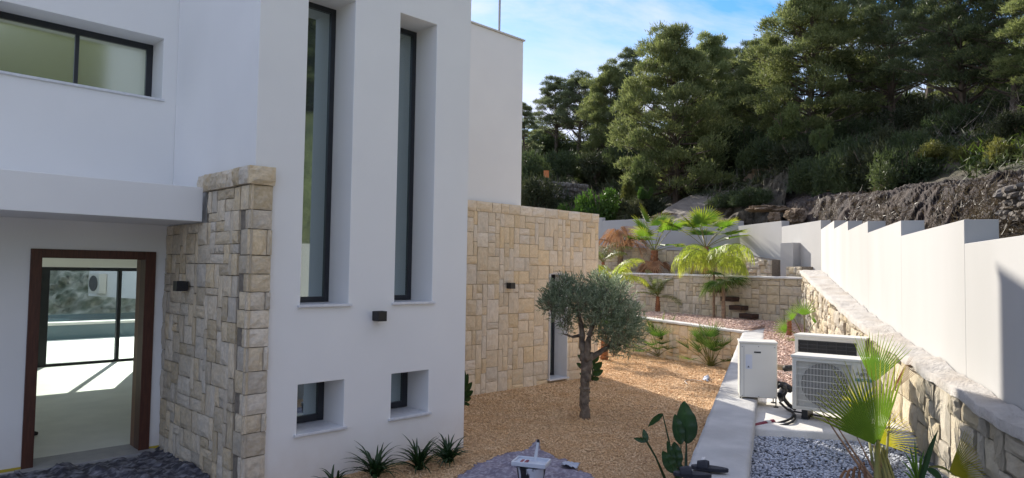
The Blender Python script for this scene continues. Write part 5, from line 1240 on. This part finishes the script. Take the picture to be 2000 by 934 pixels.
# two heat pumps
def heat_pump(name, label, loc, rz, W, H, Dp, front=True):
    t = thing(name, label, 'heat pump', loc, rz, 'heat pump outdoor units')
    q = voxels([((0, 0, .10), (W, Dp, .10+H))], [((.045, -.1, .10+.035), (W*.72, .05, .10+H-.04))] if front else [((.05, -.1, .10+.05), (W-.10, .03, .10+H-.055))]); q.build('casing', M['ac'], t, bevel=.008)
    q = MB(); q.box((-.012, -.012, .10+H-.012), (W+.012, Dp+.012, .10+H+.018)); q.build('top_cover', M['ac'], t, bevel=.007)
    if front:
        x0, x1, z0, z1 = .045, W*.72, .135, .10+H-.04; cx, cz = (x0+x1)/2, (z0+z1)/2; rr = min(x1-x0, z1-z0)*.47
        q = MB(); q.box((x0, .0505, z0), (x1, .054, z1)); q.build('inner_panel', M['ac'], t)
        q = MB(); q.tube([(cx, .03, cz), (cx, .050, cz)], rr, 40); q.build('fan_opening', M['ac_in'], t)
        f = MB()
        for k in range(3):
            th = k*2.094+.4; V = []
            for i in range(6):
                for j in range(5):
                    rad = rr*(.22+.72*j/4); a = th+i*.24*(.6+.5*j/4); V.append((cx+math.cos(a)*rad, .022-.012*i/5, cz+math.sin(a)*rad))
            f.add(V, [(i*5+j, i*5+j+1, (i+1)*5+j+1, (i+1)*5+j) for i in range(5) for j in range(4)])
        f.tube([(cx, .005, cz), (cx, .028, cz)], rr*.22, 18); f.build('fan', M['fan_blade'], t)
        q = MB(); n = 38
        for k in range(n+1):
            x = x0+(x1-x0)*k/n; q.box((x-.0022, -.006, z0), (x+.0022, -.002, z1))
        for k in range(8):
            z = z0+(z1-z0)*k/7; q.box((x0, -.009, z-.003), (x1, -.0062, z+.003))
        q.box((x0-.008, -.010, z0-.008), (x0, .0, z1+.008)); q.box((x1, -.010, z0-.008), (x1+.008, .0, z1+.008)); q.box((x0, -.0102, z1), (x1, -.0005, z1+.008)); q.box((x0, -.0102, z0-.008), (x1, -.0005, z0))
        q.build('grille', M['ac'], t)
        for txt, x, z, s, mt in (('FUJITSU', W*.775, .10+H*.745, .040, 'ink'), ('WATERSTAGE', W*.772, .10+H*.655, .022, 'paper')):
            c = bpy.data.curves.new('lettering', 'FONT'); c.body = txt; c.size = s; c.extrude = .0008; c.space_character = .95
            c.materials.append(M[mt]); o = bpy.data.objects.new('lettering', c); COL.objects.link(o); o.parent = t; o.location = (x, -.0035, z); o.rotation_euler = (R(90), 0, 0)
        q = MB(); q.box((W*.762, -.0022, .10+H*.64), (W*.975, .0, .10+H*.69)); q.build('name_plate', M['teal'], t)
        q = MB(); 
        for s_ in (-1, 1): 
            P = [Vector((W*.86+s_*.011+math.cos(a)*.011, -.002, .10+H*.85+math.sin(a)*.009)) for a in [k*math.pi/5 for k in range(11)]]; q.tube(P, .0014, 4, cap=False)
        q.build('emblem', M['ink'], t)
    else:
        q = MB(); n = 11
        for k in range(n): z = .165+(H-.125)*k/(n-1); q.box((.05, -.004, z-.006), (W-.10, .004, z+.005))
        for k in range(7): x = .05+(W-.15)*k/6; q.box((x-.004, -.008, .15), (x+.004, -.0042, .10+H-.055))
        q.build('coil_guard', M['ac_in'], t); q = MB(); q.box((.052, .012, .152), (W-.102, .028, .10+H-.057)); q.build('coil', M['black'], t)
    for x in (.12, W-.12):
        q = MB(); q.box((x-.03, .02, .03), (x+.03, Dp-.02, .10)); q.box((x-.035, .03, -.0), (x+.035, .11, .03)); q.box((x-.035, Dp-.11, -.0), (x+.035, Dp-.03, .03)); q.build('foot', M['black'], t)
    return t
hp = heat_pump('heat_pump', 'front ivory heat pump with fan grille and lettering, partly behind the large fan palm', Vector((7.37, 3.10, PADZ+.004)), R(-80), .80, .555, .31)
heat_pump('heat_pump', 'rear ivory heat pump of which the dark louvred back and top show', Vector((9.12, 3.80, PADZ+.03)), R(-82), .84, .60, .31, front=False)
q = MB(); g = random.Random(2)
def cable(label, pts, rad, mat, name='cable', n=7, sub=6):
    P = [Vector(p) for p in pts]; out = []
    for i in range(len(P)-1):
        p0 = P[max(0, i-1)]; p1 = P[i]; p2 = P[i+1]; p3 = P[min(len(P)-1, i+2)]
        for k in range(sub):
            t = k/sub; out.append(.5*((2*p1)+(p2-p0)*t+(2*p0-5*p1+4*p2-p3)*t*t+(3*p1-p0-3*p2+p3)*t**3))
    out.append(P[-1]); b = MB(); b.tube(out, rad, n); return tag(b.build(name, M[mat], smooth=True), label, name.replace('_', ' '))
H_ = lambda x, y, z: G(x, y, z)
cable('thick black hose looping between the cabinet and the front heat pump', [H_(1524, 752, 1.35), H_(1535, 762, 1.25), H_(1530, 775, 1.15), H_(1540, 790, 1.05), H_(1555, 800, 1.0)], .022, 'blackp', 'hose')
cable('black cable curving down from the cabinet to the maroon conduit', [H_(1523, 786, 1.06), H_(1536, 798, PADZ+.02), H_(1550, 808, PADZ+.02), H_(1540, 820, PADZ+.02), H_(1508, 829, .95)], .013, 'blackp')
cable('second black cable swinging wider towards the maroon conduit', [H_(1543, 800, PADZ+.05), H_(1553, 812, PADZ+.02), H_(1548, 823, PADZ+.02), H_(1530, 830, .97), H_(1508, 831, .94)], .012, 'blackp')
cable('thin black cable running right under the front heat pump', [H_(1545, 803, PADZ+.03), H_(1575, 808, PADZ+.02), H_(1620, 816, PADZ+.02), H_(1680, 824, PADZ+.02)], .009, 'blackp')
cable('tan lagged pipe joining the cabinet to the heat pump', [H_(1516, 716, 1.35), H_(1526, 718, 1.34), H_(1546, 719, 1.33)], .035, 'insul', 'pipe')
cable('black lagged pipe end beside the tan pipe', [H_(1534, 720, 1.36), H_(1546, 719, 1.35)], .04, 'blackp', 'pipe')
cable('bundle of black lagging under the pipes', [H_(1520, 752, 1.22), H_(1532, 754, 1.2), H_(1542, 760, 1.2)], .045, 'blackp', 'pipe')
cable('dark pipe stub dropping behind the cabinet corner', [H_(1526, 780, 1.2), H_(1524, 768, 1.28), H_(1532, 756, 1.25)], .03, 'blackp', 'pipe')
mc = thing('conduit', 'maroon corrugated conduit with white tape lying by the edge of the pad', 'conduit', H_(1490, 832, .95), fixed=True)
a_, c_ = H_(1470, 834, .955), H_(1511, 824, .965); q = MB(); P = [a_.lerp(c_, k/26) for k in range(27)]; q.tube(P, [.031 if k % 2 else .026 for k in range(27)], 9); q.build('tube', M['red'], mc)
q = MB(); q.tube([a_.lerp(c_, .62), a_.lerp(c_, .78)], .0335, 10); q.build('tape_band', M['tape'], mc)
cable('thin irrigation pipe lying across the pink gravel behind the cabinet', [H_(1512, 676, 1.0), H_(1530, 681, 1.0), H_(1550, 680, 1.0)], .012, 'blackp', 'pipe')
cable('thin dark pipe crossing the pink gravel between cabinet and heat pump', [H_(1516, 726, .98), H_(1530, 728, .98), H_(1545, 733, .98)], .010, 'blackp', 'pipe')

# crumpled cloth helper
def cloth(name, label, cat, outline, z, mat, amp, freq, seed, res=34, kind=None, th=.004, edge=.02):
    xs = [p[0] for p in outline]; ys = [p[1] for p in outline]; b = MB(); idx = {}
    def ins(x, y):
        c = False; j = len(outline)-1
        for i in range(len(outline)):
            if ((outline[i][1] > y) != (outline[j][1] > y)) and x < (outline[j][0]-outline[i][0])*(y-outline[i][1])/(outline[j][1]-outline[i][1])+outline[i][0]: c = not c
            j = i
        return c
    sx, sy = (max(xs)-min(xs)), (max(ys)-min(ys)); st = max(sx, sy)/res; nx, ny = int(sx/st)+1, int(sy/st)+1; V = []; fs = []
    def vert(i, j):
        if (i, j) not in idx:
            x, y = min(xs)+i*st, min(ys)+j*st; h = z+.006+amp*(max(0, noise.noise(Vector((x*freq, y*freq*.5, seed))))*1.0+.5*abs(noise.noise(Vector((x*freq*2.7, y*freq*1.6, seed+4))))+.18*noise.noise(Vector((x*freq*8, y*freq*6, seed))))
            idx[i, j] = len(V); V.append((x+.4*st*noise.noise(Vector((x*9, y*9, seed))), y+.4*st*noise.noise(Vector((x*9, y*9, seed+7))), h))
        return idx[i, j]
    for i in range(nx):
        for j in range(ny):
            if ins(min(xs)+(i+.5)*st, min(ys)+(j+.5)*st): fs.append((vert(i, j), vert(i+1, j), vert(i+1, j+1), vert(i, j+1)))
    b.add(V, fs); o = b.build(name, M[mat], smooth=True); s = o.modifiers.new('thickness', 'SOLIDIFY'); s.thickness = th
    return tag(o, label, cat, kind=kind)
P2 = lambda x, y, z: tuple(G(x, y, z)[:2])
cloth('dust_sheet', 'crumpled dark grey painter\'s sheet spread in front of the open door', 'dust sheet', [P2(-80, 934, .25), P2(60, 921, .25), P2(160, 907, .25), P2(262, 893, .25), P2(300, 874, .25), P2(318, 868, .25), P2(330, 880, .25), P2(356, 892, .25), P2(400, 915, .25), P2(430, 960, .25), P2(430, 1100, .25), P2(-200, 1150, .25)], .226, 'sheet_d', .10, 4.2, 3, 170)
cloth('dust_sheet', 'flat purple-grey painter\'s sheet on the gold gravel under the paint tray', 'dust sheet', [P2(880, 946, GZ), P2(930, 915, GZ), P2(983, 893, GZ), P2(1018, 892, GZ), P2(1051, 877, GZ), P2(1056, 890, GZ), P2(1074, 893, GZ), P2(1090, 905, GZ), P2(1103, 902, GZ), P2(1118, 915, GZ), P2(1128, 926, GZ), P2(1152, 930, GZ), P2(1190, 985, GZ), P2(1180, 1100, GZ), P2(860, 1150, GZ)], GZ+.02, 'sheet', .055, 4.5, 9, 140)
cloth('rag', 'pale folded rag lying on the right corner of the purple dust sheet', 'rag', [P2(1096, 908, GZ+.05), P2(1104, 904, GZ+.05), P2(1132, 908, GZ+.05), P2(1127, 919, GZ+.05), P2(1118, 918, GZ+.05), P2(1100, 915, GZ+.05)], GZ+.06, 'rag', .05, 9, 5, 26)
cloth('rag', 'small dark blue cloth dropped on the pink gravel by the red-stemmed palm', 'rag', [P2(1517, 663, 1.0), P2(1528, 660, 1.0), P2(1532, 668, 1.0), P2(1522, 671, 1.0)], 1.0, 'blue', .12, 14, 6, 18)
cloth('rag', 'crumpled white and blue rag on the sunlit gold gravel', 'rag', [P2(1373, 744, GZ), P2(1382, 738, GZ), P2(1388, 745, GZ), P2(1378, 748, GZ)], GZ+.02, 'rag', .13, 13, 8, 18)
cable('thin grey hose end lying on the sunlit gold gravel', [H_(1372, 745, GZ+.02), H_(1355, 742, GZ+.02), H_(1338, 744, GZ+.02), H_(1343, 751, GZ+.02)], .007, 'step', 'hose')
# bucket with paint tray and roller handle
_c = G(1051, 879, GZ)
_o = [o for o in sc.objects if o.name.startswith('dust_sheet') and 'purple' in o['label']][0]
for v in _o.data.vertices:
    d = (v.co.xy-_c.xy).length
    v.co.z += .05*math.exp(-(d/.16)**2)+.03*math.exp(-(d/.5)**2)+.035*max(0, noise.noise(Vector((v.co.x*5, v.co.y*1.2, 3))))
bp_ = G(1037, 952, GZ+.04); bkt = thing('paint_bucket', 'paint-splashed black bucket carrying a white paint tray with red stripes', 'bucket', bp_, R(YAW-90-18))
q = MB(); q.tube([(0, 0, 0), (0, 0, .02), (0, 0, .21), (0, 0, .225)], [.12, .125, .155, .158], 26); q.build('body', M['bucket'], bkt)
tr_ = voxels([((-.185, -.125, .235), (.185, .125, .285))], [((-.165, -.105, .252), (.165, .105, .30))]); o = tr_.build('tray', M['tray'], bkt, bevel=.012)
q = MB(); q.box((-.163, -.103, .2525), (-.06, .103, .262)); q.build('well', M['tray'], o)
for x in (-.115, -.068): q = MB(); q.box((x, -.06, .2535), (x+.028, .06, .2645)); q.build('stripe', M['red'], o)
q = MB(); 
for k in range(9): q.box((-.03+k*.021, -.10, .2522), (-.024+k*.021, .10, .2552))
q.build('ribs', M['tray'], o)
br_ = thing('paint_brush', 'paint-caked brush with dark tip standing up behind the paint tray', 'brush', bp_+Vector((0, 0, .25)), R(YAW-90-18))
q = MB(); q.tube([(.01, .11, -.01), (.02, .13, .10), (.03, .15, .19)], [.022, .016, .014], 8); q.build('handle', M['tray'], br_); q = MB(); q.tube([(.03, .15, .185), (.032, .153, .215)], [.016, .012], 8); q.build('tip', M['black'], br_)
# sandals on the strip
def sandal(label, x, y, rz, letters=True):
    t = thing('sandal', label, 'sandal', G(x, y, STZ+.012), rz, 'pair of black slide sandals'); b = MB(); n = 20; prof_ = []
    for k in range(n): a = 2*math.pi*k/n; r_ = (.135, .050+.008*math.cos(a)); prof_.append((math.cos(a)*r_[0], math.sin(a)*r_[1]))
    b.prism(prof_, 0, .028); b.build('sole', M['sandal'], t, bevel=.005)
    V = []; 
    for i in range(7):
        for j in range(10): a = math.pi*j/9; V.append((.005+i*.014, math.cos(a)*(.056-.002*i), .016+math.sin(a)*(.058-.003*abs(i-2))))
    b = MB(); b.add(V, [(i*10+j, i*10+j+1, (i+1)*10+j+1, (i+1)*10+j) for i in range(6) for j in range(9)]); o = b.build('strap', M['sandal'], t, smooth=True); s = o.modifiers.new('thickness', 'SOLIDIFY'); s.thickness = .006
    if letters:
        c = bpy.data.curves.new('lettering', 'FONT'); c.body = 'VANS'; c.size = .036; c.extrude = .0006; c.align_x = 'CENTER'; c.align_y = 'CENTER'; c.materials.append(M['white'])
        o2 = bpy.data.objects.new('lettering', c); COL.objects.link(o2); o2.parent = t; o2.location = (.045, 0, .0835); o2.rotation_euler = (R(12), 0, R(90-90))
        o2.rotation_euler = Matrix(((0, 1, 0), (-1, 0, 0), (0, 0, 1))).to_euler()
sandal('black slide sandal with white lettering on the strap, nearer the gravel', 1386, 919, R(YAW-90+160))
sandal('black slide sandal lying beside its lettered mate on the concrete strip', 1352, 931, R(YAW-90+170), False)
for o in [o for o in sc.objects if o.type == 'FONT']:
    bpy.context.view_layer.update(); me = bpy.data.meshes.new_from_object(o); n_ = bpy.data.objects.new('lettering', me); COL.objects.link(n_)
    n_.parent = o.parent; n_.location = o.location; n_.rotation_euler = o.rotation_euler; bpy.data.objects.remove(o)
# dark shoe inside the room and interior odds
q = MB(); pp = G(70, 852, .245); q.tube([(0, 0, .03), (.05, .02, .05), (.12, .03, .035)], [.035, .05, .03], 8); o = q.build('shoe', M['blackp']); o.location = pp-Vector((.06, -.01, 0)); o.scale = (.7,)*3; tag(o, 'small black shoe just inside the doorway on the pale floor', 'shoe')

# pale rocky bank beyond the pool, seen through the doorway
M['pale_bank'] = pm('pale_scrubby_bank', (.22, .26, .17), (.80, .76, .60), 1.6, .95, 1, 5, c3=(.09, .10, .06), s3=.6, f3=.7, bdist=.2, detail=12)
relief('rocky_bank', M['pale_bank'], [[D(-160+k*60, 668, 39) for k in range(9)], [D(-160+k*60, 600, 41) for k in range(9)], [D(-160+k*60, 540, 43) for k in range(9)], [D(-160+k*60, 470, 47) for k in range(9)], [D(-160+k*60, 440, 51) for k in range(9)]], .7, 13, 70, 40, lift=1.5)

# dry brown scrub clinging to the red bank
g_ = np.random.default_rng(61); C_ = []
for k in range(2600):
    x = g_.uniform(1545, 2080); f = g_.random(); d0_, d1_, y_ = interp([(q[0], q[1]) for q in bk], x), interp([(q[0], q[2]) for q in bk], x), interp([(q[0], q[3]) for q in bk], x)
    p = D(x, 470+(y_-470)*f, d0_+(d1_-d0_)*f-.65)
    if noise.noise(p*.9) > -.15: C_.append(tuple(p))
C_ = np.array(C_); V, Fc = tufts(C_, np.tile([-.2, -.3, .5], (len(C_), 1)), .16, .018, 4, g_, .9, .7)
M['dry_scrub'] = leaf_mat('dry_scrub', (.055, .042, .032), (.10, .08, .05), scale=.8, trans=.2)
tag(link('bank_scrub', np_mesh('bank_scrub', V, Fc), M['dry_scrub']), kind='stuff')

g = random.Random(90); b = MB()
for k in range(420):
    if k < 260: c = at_h(1143, 817, GZ)+Vector((g.gauss(0, 1.1), g.gauss(0, 1.1), .02))
    else: c = Vector((g.uniform(6.4, 14), g.uniform(4.5, 9.2), GZ+.02))
    a = g.uniform(0, 6.3); l_ = g.uniform(.02, .045); d = Vector((math.cos(a), math.sin(a), g.uniform(-.1, .3)))*l_; n_ = Vector((-math.sin(a), math.cos(a), 0))*l_*.22
    b.add([c-d, c+n_, c+d, c-n_], [(0, 1, 2, 3)])
tag(b.build('fallen_leaves', M['dead']), kind='stuff')
